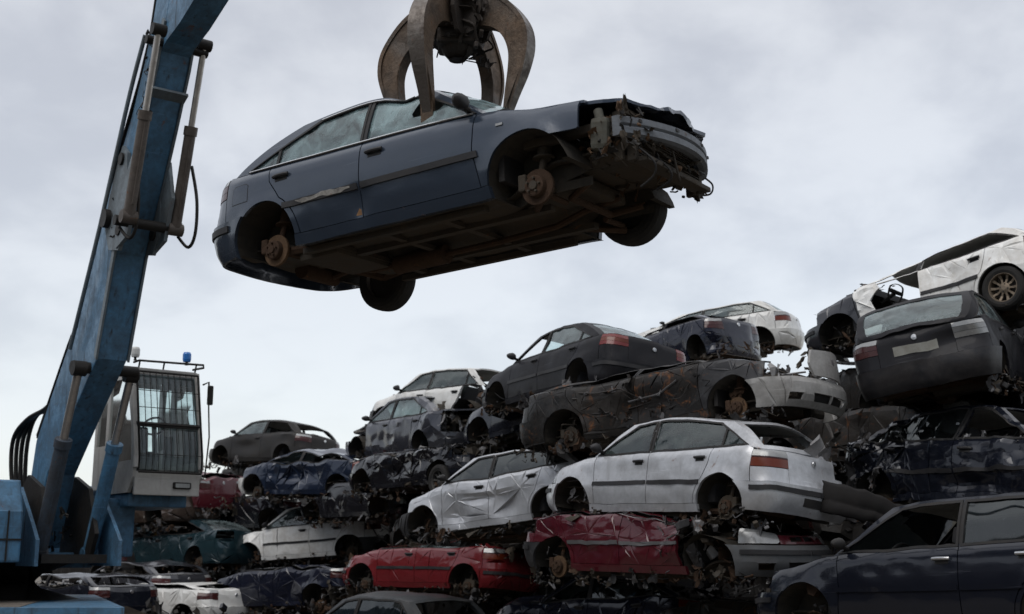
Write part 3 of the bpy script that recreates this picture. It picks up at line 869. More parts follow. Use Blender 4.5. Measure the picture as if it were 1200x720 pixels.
    if nm not in omit:
        q = MB()
        for sd in both: panel(q, tg, W, (), g, .03, 0, sd, .0)
        if style == 'sedan':
            back = lambda v: S.xc0 - .03 - S.bR0*(1 - v*v)
            pts = [(back(v), v*S.ye(back(v))) for v in [lerp(.9, -.9, i/8) for i in range(9)]]
            fr = [(x, -.93*S.ye(x)) for x in [lerp(back(.9), qa + .012, i/8) for i in range(9)]]
            panel(q, pts + fr[1:] + [(x, -y) for x, y in fr[::-1]][:-1], TP, (), g, .025, 0, 1, 0)
        else:
            panel(q, full, rsc, [rsH], g, .03, 0, 1, 0, None, sc1)
            back = lambda v: S.xc0 + .01 - S.bR0*(1 - v*v)
            pts = [(back(v), v*S.ye(back(v))) for v in [lerp(.97, -.97, i/8) for i in range(9)]]
            fr = [(x, -.985*S.ye(x)) for x in [lerp(back(.97), qa + .006, i/8) for i in range(9)]]
            panel(q, pts + fr[1:] + [(x, -y) for x, y in fr[::-1]][:-1], TP, (), g, .02, 0, 1, 0)
        if plate == 'lid':
            for sd in both: panel(q, [(S_T + .27, .66), (S_T, .66), (S_T, .77), (S_T + .27, .77)], lambda a, c, o=0: S.wrap(a, c, o + .006), (), g, .008, 1, sd, 0)
        q.add([], [])
        e = S.wrap(S_T + .001, .845, .006)                          # plain round badge
        q.lathe([(.0, .012), (.032, .010), (.036, .0)], (e[0], 0, e[2]), (-1, 0, .1), 2, 16)
        t_ = q.build(nm, [pm(nm), PLATEM, CHROME], root, D)
    elif style != 'sedan' or True:
        q = MB(); clutter(q, (xT + .35, 0, .62), (.5, 1.2, .35), 22, rng, 3); q.build('torn_boot_floor', [SCRAPM, UNDER, RUST], root, D)
    if 'windscreen' not in omit:
        q = MB(); panel(q, [(.02, -.95), (.97, -.94), (.97, .94), (.02, .95)], lambda a, c, o=0: S.screen(a, c, o - .008), (), g, 0, 0, 1, 0, None, sc1); q.build('windscreen', glass_m, root, D)
    if 'rear_window' not in omit:
        q = MB(); panel(q, [(.08, -.88), (.9, -.88), (.9, .88), (.08, .88)], lambda a, c, o=0: S.rearscreen(a, c, o - .008), (), g, 0, 0, 1, 0, None, sc1); q.build('rear_window', glass_m, root, D)
    # ---------------- seats, steering wheel
    if seats:
        for (x, y, w) in ((.10, .36, .46), (.10, -.36, .46), (-.78, 0, 1.25)):
            q = MB(); Mr = Euler((0, radians(-14), 0)).to_matrix()
            q.box((x - .22, y, .70), (.14, w, .58), 0, Mr, .05); q.box((x, y, .42), (.5, w, .16), 0, None, .05)
            for hy in ([0] if w < 1 else [-.36, .36]): q.box((x - .31, y + hy, 1.07), (.09, .25, .17), 0, Mr, .04)
            q.build('seat', SEAT, root, D)
        q = MB(); c = Vector((.50, .36, .86)); 
        q.tube([c + Vector((-.07*sin(2*pi*k/18)*1.0, .18*cos(2*pi*k/18), .17*sin(2*pi*k/18))) for k in range(19)], .014, 0, 6, False)
        q.tube([c, c + Vector((.25, 0, -.1))], .03, 0, 6); q.box(c, (.04, .3, .05), 0); q.build('steering_wheel', BLACK, root, D)
    # ---------------- hubs / wheels   order: FL FR RL RR  (h hub, w wheel, n none)
    for k, ch in enumerate(hubs):
        xw = xF if k < 2 else xR; sd = 1 if k % 2 == 0 else -1; dz = hubz[k] if len(hubz) == 4 else hubz[k//2]
        if ch == 'h': hub_obj(root, S, xw, sd, D, dz)
        elif ch == 'r': hub_obj(root, S, xw, sd, D, dz, .17, 0, RUST)
        elif ch == 'd': hub_obj(root, S, xw, sd, D, dz, .17, 0, UNDER)
        elif ch == 'w': wheel_obj(root, S, xw, sd, rim or STEEL, D, dz)
    if junk:                                                        # torn trim, wires and crushed bits hanging along the sills and over the edges
        q = MB()
        for k in range(14):
            x = lerp(xT + .1, xN - .2, (k + .5)/14) + rng.uniform(-.1, .1)
            clutter(q, (x, side*(S.hw - .12), rng.uniform(.06, .24)), (.34, .24, .16), junk, rng, 4, (.03, .17), .34)
        for xw in (xF, xR): clutter(q, (xw, side*(S.hw - .22), wz), (.5, .25, .4), 7, rng, 4, (.04, .16), .4)
        tag(q.build('hanging_debris', [UNDER, SCRAPM, BLACK, RUST], root), kind='stuff')
    if extras: extras(root, S, D, rng, side)
    CREASE.clear()
    return root, S, D
# ------------------------------------------------------------------ camera, sky, sun, ground
F_PX, HORIZON, EYE = 1450.0, 655.0, 2.0
cam_d = bpy.data.cameras.new('camera'); cam = bpy.data.objects.new('camera', cam_d); COL.objects.link(cam); SC.camera = cam
cam_d.sensor_fit = 'HORIZONTAL'; cam_d.sensor_width = 36; cam_d.lens = 36 * F_PX / 1200
PITCH = math.atan((HORIZON - 360) / F_PX)
cam.location = (0, 0, EYE); cam.rotation_euler = (pi/2 + PITCH, 0, 0)
cam_d.clip_start = .1; cam_d.clip_end = 3000
cam_d.dof.use_dof = True; cam_d.dof.focus_distance = 11.5; cam_d.dof.aperture_fstop = 2.2

w = bpy.data.worlds.new('World'); SC.world = w; w.use_nodes = True
t = w.node_tree; t.nodes.clear(); N = t.nodes.new; LK = t.links.new
out = N('ShaderNodeOutputWorld'); add = N('ShaderNodeAddShader')
sky = N('ShaderNodeTexSky'); sky.sky_type = 'NISHITA'; sky.sun_disc = False
SUN_EL, SUN_AZ = radians(52), radians(-35)                          # sun high, behind cloud, from upper left behind the camera
sky.sun_elevation = SUN_EL; sky.sun_rotation = radians(215)
b1 = N('ShaderNodeBackground'); LK(sky.outputs[0], b1.inputs[0]); b1.inputs[1].default_value = .05
# overcast cloud deck: soft grey noise stretched towards the horizon (direction space)
tc = N('ShaderNodeTexCoord'); sep = N('ShaderNodeSeparateXYZ'); LK(tc.outputs['Generated'], sep.inputs[0])
def mth(op, a, b=None):
    o = N('ShaderNodeMath'); o.operation = op
    for i, v in enumerate((a, b)):
        if v is None: continue
        if isinstance(v, bpy.types.NodeSocket): LK(v, o.inputs[i])
        else: o.inputs[i].default_value = v
    return o.outputs[0]
zz = mth('ADD', mth('MAXIMUM', sep.outputs[2], 0.0), .42)
cmb = N('ShaderNodeCombineXYZ'); LK(mth('DIVIDE', sep.outputs[0], zz), cmb.inputs[0]); LK(mth('DIVIDE', sep.outputs[1], zz), cmb.inputs[1])
def nz(scale, detail, rough, dist=.3, off=(0, 0, 0)):
    mp = N('ShaderNodeMapping'); mp.inputs['Location'].default_value = off; LK(cmb.outputs[0], mp.inputs['Vector'])
    o = N('ShaderNodeTexNoise'); o.inputs['Scale'].default_value = scale; o.inputs['Detail'].default_value = detail
    o.inputs['Roughness'].default_value = rough; o.inputs['Distortion'].default_value = dist; LK(mp.outputs[0], o.inputs['Vector']); return o.outputs['Fac']
n1 = nz(1.9, 5, .5, .15, (3.1, 1.2, 0)); n2 = nz(6.2, 7, .55, .2, (7.3, 2.2, 0))
cl = mth('ADD', mth('MULTIPLY', n1, .62), mth('MULTIPLY', n2, .38))
mr = N('ShaderNodeMapRange'); mr.interpolation_type = 'SMOOTHSTEP'; LK(cl, mr.inputs[0]); mr.inputs[1].default_value = .40; mr.inputs[2].default_value = .60
ramp = N('ShaderNodeMix'); ramp.data_type = 'RGBA'; LK(mr.outputs[0], ramp.inputs[0])
ramp.inputs[6].default_value = (.475, .47, .476, 1); ramp.inputs[7].default_value = (.665, .66, .652, 1)
# paler towards the horizon, brighter overhead
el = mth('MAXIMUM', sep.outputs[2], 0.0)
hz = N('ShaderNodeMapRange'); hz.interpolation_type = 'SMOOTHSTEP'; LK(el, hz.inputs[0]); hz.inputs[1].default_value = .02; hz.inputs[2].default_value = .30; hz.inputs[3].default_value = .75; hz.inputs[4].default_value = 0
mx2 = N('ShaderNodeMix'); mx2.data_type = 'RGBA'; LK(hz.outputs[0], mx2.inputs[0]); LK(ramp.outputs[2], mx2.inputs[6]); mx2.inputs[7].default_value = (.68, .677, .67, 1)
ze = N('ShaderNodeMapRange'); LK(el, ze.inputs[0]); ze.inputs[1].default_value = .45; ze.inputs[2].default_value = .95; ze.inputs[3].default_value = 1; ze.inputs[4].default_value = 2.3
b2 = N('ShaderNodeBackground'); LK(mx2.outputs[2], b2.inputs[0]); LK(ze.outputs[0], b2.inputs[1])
# unseen sky dimmed low behind the camera to darken paint reflections
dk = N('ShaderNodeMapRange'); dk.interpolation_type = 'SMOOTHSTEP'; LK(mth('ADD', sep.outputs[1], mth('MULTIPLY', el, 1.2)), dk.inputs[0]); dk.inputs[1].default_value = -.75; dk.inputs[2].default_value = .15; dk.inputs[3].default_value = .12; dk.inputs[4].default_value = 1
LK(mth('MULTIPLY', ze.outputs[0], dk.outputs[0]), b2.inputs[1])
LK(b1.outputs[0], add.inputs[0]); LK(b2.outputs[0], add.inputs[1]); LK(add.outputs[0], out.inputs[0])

sun_d = bpy.data.lights.new('sun', 'SUN'); sun = bpy.data.objects.new('sun', sun_d); COL.objects.link(sun)
sun_d.energy = 1.15; sun_d.angle = radians(40); sun_d.color = (1, .97, .93)
sun.rotation_euler = (radians(38), 0, SUN_AZ)

SC.view_settings.view_transform = 'Standard'; SC.view_settings.look = 'None'; SC.view_settings.gamma = 1; SC.view_settings.exposure = 0
SC.render.engine = 'CYCLES'; SC.cycles.max_bounces = 6; SC.cycles.transparent_max_bounces = 12; SC.cycles.diffuse_bounces = 3; SC.cycles.glossy_bounces = 3
SC.cycles.use_denoising = True; SC.cycles.sample_clamp_indirect = 4

g = MB(); g.add([(-600, -100, 0), (600, -100, 0), (600, 900, 0), (-600, 900, 0)], [(0, 1, 2, 3)], 0, False)
tag(g.build('ground', surf('muddy_yard', (.15, .132, .11), .8, 0, .7, (.06, .052, .042), 0, .5, .4)), kind='structure')
def pose(loc, rot): return Matrix.Translation(loc) @ Euler(rot, 'XYZ').to_matrix().to_4x4()
NAVY = paint('navy', (.034, .046, .066), .38, .10, .22, .25, .6)

BEAM = surf('bumper_beam', (.15, .165, .185), .5, .1, .5, (.05, .042, .035), .15, .3, 2)
RADI = surf('radiator_core', (.05, .05, .05), .6, .2, .5, (.06, .05, .04), .1, .3, 4)
BOTTLE = surf('washer_bottle', (.085, .088, .075), .6, 0, .6, (.06, .045, .03), .1, .2, 3)
RUBBLE = surf('brown_engine_parts', (.12, .072, .042), .7, .1, .5, (.035, .025, .018), .3, .4, 3)
def held_nose(root, S, D, rng, sd):
    xN = S.xN
    arcx = lambda y, x0: x0 - .22*(y/.7)**2
    q = MB(); ys = [lerp(-.70, .70, i/16) for i in range(17)]; pr = [(-.045, -.075), (.0, -.075), (.03, -.06), (.03, -.015), (.012, .0), (.03, .015), (.03, .06), (.0, .075), (-.045, .075)]
    vs = []; m = len(pr)
    for y in ys:
        for a, b in pr: vs.append((arcx(y, xN - .16) + a, y, .57 + b))
    q.add(vs, [(i*m + k, i*m + (k+1) % m, (i+1)*m + (k+1) % m, (i+1)*m + k) for i in range(16) for k in range(m)], 0, False)
    q.add([vs[k] for k in range(m)], [tuple(range(m))[::-1]], 0, False); q.add([vs[16*m + k] for k in range(m)], [tuple(range(m))], 0, False)
    for y in (-.55, -.2, .2, .5): q.box((arcx(y, xN - .16) + .028, y, .61), (.012, .05, .022), 1)
    for y in (-.48, .48): q.box((arcx(y, xN - .16) - .22, y, .55), (.40, .10, .13), 0, None, .01)
    q.build('bumper_beam', [BEAM, BLACK], root)
    q = MB(); xr = xN - .36
    q.box((xr, 0, .50), (.04, 1.02, .30), 0)
    for k in range(15): q.box((xr + .025, 0, .355 + .019*k), (.012, 1.0, .008), 1)
    for y in (-.53, .53): q.box((xr, y, .50), (.07, .06, .33), 1, None, .01)
    q.build('radiator', [RADI, UNDER], root)
    q = MB(); q.box((xN - .40, 0, .705), (.09, 1.2, .05), 0, None, .01); q.box((xN - .30, 0, .345), (.12, 1.05, .04), 0, None, .01)
    for y in (-.58, .58): q.box((xN - .44, y, .53), (.07, .05, .38), 0, None, .01)
    for y in (-.62, .62): q.box((xN - .80, y, .62), (.85, .07, .07), 0, None, .01)
    q.build('front_panel', [UNDER], root)
    q = MB(); q.box((xN - .52, -.70, .53), (.14, .12, .24), 0, Euler((.1, .1, .2)).to_matrix(), .04); q.tube([(xN - .52, -.70, .64), (xN - .54, -.69, .72)], .035, 0, 10); q.build('washer_bottle', [BOTTLE], root)
    for c, d, n, sz, nm in (((xN - .46, -.62, .54), (.46, .30, .32), 95, (.03, .11), 'headlamp_remains'), ((xN - .50, .58, .54), (.30, .24, .36), 36, (.03, .13), 'headlamp_remains'), ((xN - .72, 0, .58), (.6, 1.10, .20), 60, (.05, .2), 'engine_bay'), ((xN - .26, -.2, .42), (.14, 1.0, .3), 26, (.03, .1), 'front_wiring'), ((xN - .34, .46, .36), (.12, .26, .10), 14, (.03, .09), 'torn_brackets')):
        q = MB(); clutter(q, c, d, n, rng, 3, sz, .07 if c[1] > .4 else .25); tag(q.build(nm, [UNDER, RUBBLE, GREASE0], root), kind='stuff')
    q = MB()
    for y0, dz in ((-.55, -.12), (-.30, -.08)):
        q = MB(); q.tube(catmull([(xN - .3, y0, .42), (xN - .2, y0 + .03, .30), (xN - .22, y0 + .06, .26 + dz*.4), (xN - .33, y0 + .05, .26 + dz)], 5), .009, 0, 6); q.build('loose_cable', [BLACK], root)
    q = MB(); q.tube(catmull([(xN - .38, .68, .53), (xN - .31, .715, .45), (xN - .33, .70, .37), (xN - .42, .62, .36)], 6), .008, 0, 6)
    q.build('loose_cable', [BLACK], root)
    q = MB(); e = S.xF - S.ra + .10; panel(q, [(e, .74), (e + .06, .74), (e + .06, .76), (e, .76)], lambda a, c, o=0: S.wrap(a, c, o + .006), (), .04, .008, 0, sd, 0); q.build('side_marker', [CLEARLENS], root)
    q = MB(); fl = [(S.xR - .40, .70), (S.xR - .40, .84), (S.xR - .37, .86), (S.xR - .23, .86), (S.xR - .20, .84), (S.xR - .20, .70)]
    panel(q, fl, lambda a, c, o=0: S.wrap(a, c, o + .0025), (), .05, .002, 0, sd, 0); panel(q, inset(fl, -.006), lambda a, c, o=0: S.wrap(a, c, o + .001), (), .05, .002, 1, sd, 0); q.build('fuel_flap', [NAVY, BLACK], root, D)
    q = MB(); pts = []; r2 = random.Random(4)
    for i in range(13): pts.append((lerp(-.95, -.34, i/12), .575 + r2.uniform(-.006, .02)))
    for i in range(13): pts.append((lerp(-.34, -.92, i/12), .552 - r2.uniform(-.008, .016)))
    panel(q, pts, lambda a, c, o=0: S.wrap(a, c, o + .0175), (), .04, .003, 0, sd, 0); q.build('scraped_strip', [SCRAPE], root, D)
    q = MB(); panel(q, [(-.32, .33), (-.26, .325), (-.265, .37), (-.285, .385), (-.30, .36)], lambda a, c, o=0: S.wrap(a, c, o + .002), (), .04, .002, 0, sd, 0); q.build('rust_patch', [SCRAPE2], root, D)
GREASE0 = surf('oily_black', (.012, .012, .012), .55, 0, .5, (.04, .032, .026), .15, .4, 2)
SCRAPE = surf('scraped_primer', (.26, .25, .23), .7, 0, .75, (.05, .045, .042), .3, .5, 5)
SCRAPE2 = surf('orange_rust', (.24, .13, .06), .85, 0, .6, (.05, .03, .02), .2, .4, 5)
make_car('lifted_car', 'dark blue sedan without bumper or wheels hanging in the claw of the grab', pose((-.513, 10.161, 4.41), (.012, -.041, -.596)), NAVY, 'sedan',
         dict(wb=2.68, fo=1.08, ro=.85, hr=.62, lift=.10, hw=.88), -1, [('crum', .008, 1.6, -2.4, 2.4, .2, 1.5), ('dent', (.05, -.2, 1.43), (.32, .35, .25), (0, 0, -.15)), ('dent', (.1, -.62, 1.36), (.16, .14, .12), (0, .05, -.06)), ('dent', (-.28, -.88, .42), (.12, .3, .12), (0, .025, 0)), ('crum', .07, 2.4, 2.15, 2.7, .66, 1.0)], 3, .045, {'front_bumper', 'headlight', 'grille', 'engine'}, None, -.25,
         4, GLASSH, 'wrwh', None, None, 'smoked', None, True, extras=held_nose, junk=0, broken=(.38, 1.13, .20), hubz=(.10, -.05, -.05, -.05))
# ------------------------------------------------------------------ the pile
_cp, _sp = cos(math.atan((655.0-360)/1450)), sin(math.atan((655.0-360)/1450))
def at(px, py, Y):
    """photo pixel (1200x720) at ground distance Y -> world point"""
    u, v = (px-600)/1450, (360-py)/1450
    d = Vector((u, _cp - v*_sp, _sp + v*_cp))
    return Vector((0, 0, 2.0)) + d * (Y / d.y)
SILVER = paint('silver', (.50, .51, .53), .42, .36, .30, .4, .4)
SILVER2 = paint('dull_silver', (.49, .50, .52), .30, .12, .32, .4, .35)
CHAR = surf('paint_charred', (.008, .0078, .0078), .3, 0, .6, (.034, .029, .024), .46, .5, 1.8, .12, .16, (.024, .021, .019), .55)
CHARB = surf('paint_scorched_brown', (.022, .016, .012), .4, 0, .7, (.012, .011, .010), .55, .5, 1.6, .1, .2, (.012, .011, .011), .6)
CHARC = surf('paint_scorched_grey', (.026, .026, .028), .32, 0, .6, (.014, .012, .011), .35, .4, 1.4, .2, .2, None, .6)
SOOT = surf('paint_soot_black', (.011, .011, .014), .5, 0, .4, (.022, .02, .018), .06, .12, 1, .12, .12)
BLACKP = paint('black', (.009, .009, .012), .28, .08, .24, .1, .6)
WHITE = paint('white', (.74, .74, .72), .50, .30, .35, 0, .4, (.26, .20, .13))
WHITE2 = paint('off_white', (.62, .62, .60), .42, .2, .35, 0, .4, (.24, .2, .15))
DGREY = paint('dark_grey', (.035, .036, .042), .4, .1, .32, .2, .5)
DBLUE = paint('ink_blue', (.009, .011, .018), .3, .08, .26, .2, .6)
RED = paint('red', (.135, .014, .017), .34, .12, .34, 0, .4, (.10, .05, .04))
MAROON = paint('maroon', (.066, .008, .013), .45, .14, .36, 0, .4, (.07, .04, .035))
BLUE = paint('blue', (.012, .019, .038), .42, .1, .3, .2, .5)
NAVY2 = paint('deep_navy', (.009, .011, .022), .35, .08, .26, .1, .6)
GREY = paint('grey', (.045, .047, .058), .45, .12, .34, .3, .4)
GREYB = surf('paint_brown_grey', (.020, .019, .019), .45, 0, .5, (.04, .034, .028), .12, .12, 1, .1, .14)
TEAL = paint('teal', (.013, .032, .040), .45, .1, .3, .2, .5)
BROWN = paint('brown', (.055, .040, .032), .6, .3, .45, .1, .2)
PALEB = paint('pale_dirty_bumper', (.30, .295, .285), .55, .2, .4, .1, .2)

def on(px, py, Y, local, rot):
    """pose whose local point falls on the given sight line at distance Y"""
    return pose(at(px, py, Y) - Euler(rot, 'XYZ').to_matrix() @ Vector(local), rot)
def lid(name, poly, f, mats, g=.06, th=.02, side=1, amp=.0, label=None, emblem=None):
    def ex(root, S, D, rng, sd):
        q = MB(); panel(q, poly(S), lambda a, c, o=0: f(S, a, c, o), (), g, th, 0, side if side else sd, 0)
        if emblem: e = emblem(S); q.lathe([(.0, .02), (.045, .018), (.05, 0)], e[0], e[1], 1, 16)
        q.build(name, mats, root, D)
    return ex
def ex_all(*fs):
    def ex(*a):
        for f in fs: f(*a)
    return ex
def ex_clutter(c, d, n, name='torn_metal', sz=(.08, .35), mats=None):
    def ex(root, S, D, rng, sd):
        q = MB(); cc = (c[0], c[1]*sd, c[2]); clutter(q, cc, d, n, rng, 3, sz); tag(q.build(name, mats or [SCRAPM, UNDER, PALEM], root, D), kind='stuff')
    return ex

make_car('scrapped_car', 'silver five-door hatchback with a clear rear lamp and a missing back window', pose((2.16, 15.77, 2.28), (.091, -.032, 2.254)), SILVER, 'hatch',
         dict(ro=.76), 1, [('crum', .012, 1.8, -2.4, 2.4, .2, 1.5), ('dent', (-1.2, .5, 1.4), (.5, .4, .2), (0, 0, -.05)), ('dent', (.3, .84, .7), (.5, .3, .2), (0, -.03, 0)), ('dent', (-1.9, -.3, .8), (.3, .5, .2), (.06, 0, 0))],
         5, .05, {'rear_window', 'far_tail_light'}, None, -.1, 4, GLASS, 'nndn', lens='clear', plate='bumper', hubz=(-.05, -.02),
         extras=ex_clutter((-1.6, -.4, .95), (.6, .6, .1), 8))
make_car('scrapped_car', 'silver car with badly dented doors behind the silver hatchback', pose((.10, 19.15, 2.19), (.098, .081, 2.431)), SILVER2, 'hatch', {}, 1,
         [('dent', (.55, .85, .42), (.22, .4, .14), (0, -.11, .0)), ('dent', (.25, .85, .62), (.5, .4, .09), (0, -.06, 0)), ('dent', (-.45, .85, .5), (.3, .4, .25), (0, -.09, 0)),
          ('dent', (-.2, .85, .72), (.5, .4, .05), (0, .03, 0)), ('crum', .0285, 2.1, -2.4, 1.6, .2, 1.0), ('roof', [(-1, .8), (.6, .95)], .4, 0, 0)],
         8, .06, {'rub_strip', 'headlight'}, dict(front_bumper=TRIM, mirror=BLACK), -.1, 4, GLASSD, 'nnnn', rub=False)
make_car('scrapped_car', 'burnt black wreck with a flattened roof and pale torn bumper', pose((2.26, 16.52, 3.42), (-.043, -.068, -.745)), CHAR, 'sedan', {}, -1,
         [('roof', [(-1.6, .30), (-.4, .24), (.5, .22), (1, .5)], .8, 0, .1), ('crum', .05, 1.5, -2.6, 1.6, .42, 1.5), ('crum', .04, 2.2, 1.2, 2.6, .3, 1.5), ('dent', (.2, -.86, .5), (.8, .4, .2), (0, .07, 0)), ('sag', -.05, -.3, .9)],
         11, .042, {'bonnet', 'grille', 'headlight', 'windscreen', 'rear_window', 'mirror', 'rub_strip', 'handle', 'tail_light', 'far_fender'}, dict(front_bumper=PALEB, front_door=CHARB, fender=CHARC), -.1, 4, GLASSD, 'nhnd',
         rub=False, hubz=(-.03, -.02), missing_glass=('front_pane', 'rear_pane'), seats=False,
         extras=ex_all(lid('bent_lid', lambda S: [(S.S_N - .70, .60), (S.S_N + .30, .60), (S.S_N + .36, .80), (S.S_N + .28, 1.02), (S.S_N - .15, 1.08), (S.S_N - .62, 1.0)], lambda S, a, c, o: (S.xN + .02 + o - .26*((S.S_N - a)/.7)**2 - .22*(c - .6)**2, S.S_N - a, c), [PALEB, CHROME], .06, .03, 1, 0, None,
                           lambda S: ((S.xN - .02, .12, .86), (1, .05, .1))),
                       ex_clutter((1.75, -.15, .68), (.6, 1.1, .3), 40, 'torn_metal', (.05, .2)), ex_clutter((-.1, .84, .62), (2.2, .08, .5), 60, 'peeling_sheet', (.04, .2), [CHAR, CHARB, SCRAPM]), ex_clutter((.0, -.2, 1.0), (2.6, 1.2, .18), 80, 'roof_debris', (.06, .38), [SCRAPM, PALEM, CHAR])))
make_car('scrapped_car', 'black saloon with bright red tail lamps standing out against the sky', pose((1.04, 20.47, 4.26), (.147, .017, 2.090)), surf('paint_soot_black', (.011, .011, .014), .5, 0, .4, (.022, .02, .018), .06, .12, 1, .12, .12), 'sedan', dict(ro=.85, wb=2.6), 1,
         [('crum', .014, 2.0, -2.6, 2.4, .2, 1.5)], 13, .06, {'windscreen'}, None, -.1, 4, GLASSC, 'nnnn', lens='red', missing_glass=('front_pane',), rub=True)
make_car('scrapped_car', 'white car with its tail toward us in the second row behind the burnt wreck', pose((4.40, 26.91, 6.13), (-.05, .043, 2.702)), WHITE2, 'hatch', {}, 1,
         [('crum', .03, 2, -2.5, 2.4, .2, 1.5), ('roof', [(-1.6, .75), (.3, .5)], .4, 0, 0)], 17, .08, {'rub_strip'}, None, -.1, 4, GLASSC, 'nnnn', lens='clear', rub=False)
def torn_door(root, S, D, rng, sd):
    q = MB(); x0 = S.xF - S.ra - .07
    panel(q, [(x0 - .02, .42), (x0 + .02, .75), (x0 + .06, S.sh(x0) - .01), (x0 - .30, S.sh(x0) + .01), (x0 - .36, .80), (x0 - .20, .66), (x0 - .26, .5), (x0 - .1, .46)], lambda a, c, o=0: S.wrap(a, c, o + .02), (), .05, .03, 0, sd, 0)
    part_label(q.build('front_door', [WHITE], root, deformer([('crum', .16, 2.6, -3, 3, 0, 2)], 4)), 'torn white front door remnant')
make_car('scrapped_car', 'white car with a dark front wing and one wheel on top of the pile', pose((6.28, 17.51, 5.03), (.036, .127, 2.328)), WHITE, 'hatch', {}, 1,
         [('roof', [(-1.9, .9), (-1.2, .62), (-.5, .50), (.1, .36), (.7, .2), (1.0, .25)], .3, 0, -.1), ('crum', .035, 2.2, -2.6, .9, .2, 1.5), ('dent', (-.4, .85, .75), (.35, .3, .2), (0, -.06, 0))],
         19, .055, {'front_door', 'windscreen', 'mirror', 'headlight'}, dict(fender=DGREY, grille=DGREY, front_bumper=DGREY, bonnet=DGREY), -.1, 4, GLASSC, 'nnwn', surf('bronze_rim', (.20, .16, .12), .45, .6, .5, (.08, .06, .045), .2, .2),
         seats=True, extras=ex_all(torn_door, ex_clutter((.75, .55, .95), (.5, .4, .25), 10)), missing_glass=('front_pane', 'rear_pane'), hubz=(0, .02))
make_car('scrapped_car', 'black estate-backed hatch seen from behind with its tailgate and number plate', on(1078, 430, 14.7, (-2.07, 0, .48), (-.15, -.09, 1.06)), SOOT, 'hatch', dict(ro=.8, xc0=-1.93, xc1=-1.45, H=1.42, hw=.88), -1,
         [('crum', .02, 2, -2.6, 2.4, .2, 1.5), ('dent', (-2.0, -.55, .72), (.2, .3, .14), (.10, 0, 0))], 23, .05, {'rub_strip'}, dict(rear_bumper=surf('grey_bumper', (.014, .0145, .017), .38, 0, .4, (.07, .06, .055))), -.1, 4,
         GLASSC, 'nnnh', lens='white', plate='lid', hubz=(-.05, -.02), rub=False, far_lens='smoked')
make_car('scrapped_car', 'black wreck with a crushed end and open window hole above the nearest blue car', on(1116, 548, 14.9, (-.1, -.85, .60), (-.10, .02, -.95)), DBLUE, 'sedan', {}, -1,
         [('roof', [(-1.4, .95), (.6, .95)], .2, 0, .25), ('crum', .027, 1.9, -1.2, 2.5, .2, 1.5), ('dent', (.1, -.86, .40), (.5, .3, .12), (0, .10, 0)), ('crum', .2, 1.9, -2.8, -.95, .2, 1.5), ('shorten', -1.1, .8, -1)],
         29, .045, {'windscreen', 'boot_lid', 'rear_bumper', 'tail_light', 'mirror', 'rear_window', 'rear_valance'}, None, -.1, 4, GLASSD, 'nnnn', missing_glass=('front_pane',),
         extras=ex_all(ex_clutter((-1.75, .35, .75), (1.2, 1.2, .7), 110, 'torn_metal', (.06, .26), [SCRAPM, GREASE0, PALEM]), ex_clutter((.4, .78, .92), (1.2, .12, .08), 10, 'door_innards', (.05, .12))))
make_car('scrapped_car', 'large dark blue car nearest the camera with chrome door handles', pose((4.44, 12.39, 1.11), (.069, .040, 2.272)), DBLUE, 'estate', dict(xc1=-1.9), 1,
         [('crum', .012, 1.7, -2.6, 2.4, .2, 1.5)], 31, .05, {'headlight'}, dict(mirror=BLACK), -.42, 4, GLASSD, 'nnnn', missing_glass=('front_pane',), handle_m=CHROME, trim=DBLUE, chrome=False, xQ=-1.25)
make_car('scrapped_car', 'flattened maroon car squashed under the silver hatchback', pose((1.96, 15.85, 1.63), (.003, .019, -.820)), MAROON, 'hatch', {}, -1,
         [('roof', [(-2, .08), (2, .08)], .2, 0, 0), ('squash', .92, .5), ('crum', .075, 1.5, -1.9, .9, .35, 1.5), ('crum', .22, 1.8, .55, 1.45, .4, 1.5), ('crum', .03, 2, 1.4, 3, .2, 1.5)],
         37, .04, {'windscreen', 'rear_window', 'mirror', 'bonnet', 'fender', 'handle', 'tail_light'}, dict(rear_bumper=TRIM, front_bumper=surf('grey_nose_bumper', (.085, .09, .095), .5, 0, .5, (.07, .06, .05))), -.1, 4, GLASSD, 'nnnh', trim=surf('grey_strip', (.10, .10, .105), .5, 0, .4),
         missing_glass=('front_pane', 'rear_pane'), seats=False, extras=ex_all(ex_clutter((.95, .45, .65), (1.0, .8, .5), 55), ex_clutter((-.2, .2, .95), (2.4, 1.1, .12), 20)))
make_car('scrapped_car', 'crumpled blue car with a red tail lamp at the bottom under the maroon one', pose((1.57, 20.03, .46), (.017, .002, 2.485)), NAVY2, 'hatch', {}, 1,
         [('roof', [(-1.8, .45), (-.5, .8), (.6, .75)], .3, 0, 0), ('crum', .07, 2, -2.6, 2.5, .4, 1.5)], 41, .055, {'rear_window', 'rub_strip', 'mirror'}, None, -.1, 4, GLASSD, 'nnnn', lens='red', rub=False, missing_glass=('front_pane',),
         extras=ex_clutter((-1.3, 0, 1.15), (1.0, 1.2, .2), 20))
make_car('scrapped_car', 'bright red hatchback with a squashed roof and black rear bumper', pose((-1.40, 23.96, 1.20), (.094, -.001, 2.490)), RED, 'hatch', {}, 1,
         [('roof', [(-1.9, .55), (-1.3, .62), (-.8, .28), (.2, .12), (1, .12)], .25, 0, 0), ('crum', .035, 2, -2.6, 2.5, .2, 1.5), ('crum', .08, 2.6, -2.8, -1.5, .5, 1.5)],
         43, .06, {'windscreen', 'mirror', 'far_tail_light', 'rear_window'}, dict(rear_bumper=RED), -.1, 4, GLASSC, 'dndn', lens='clear', trim=TRIM, seats=False, missing_glass=('front_pane',))
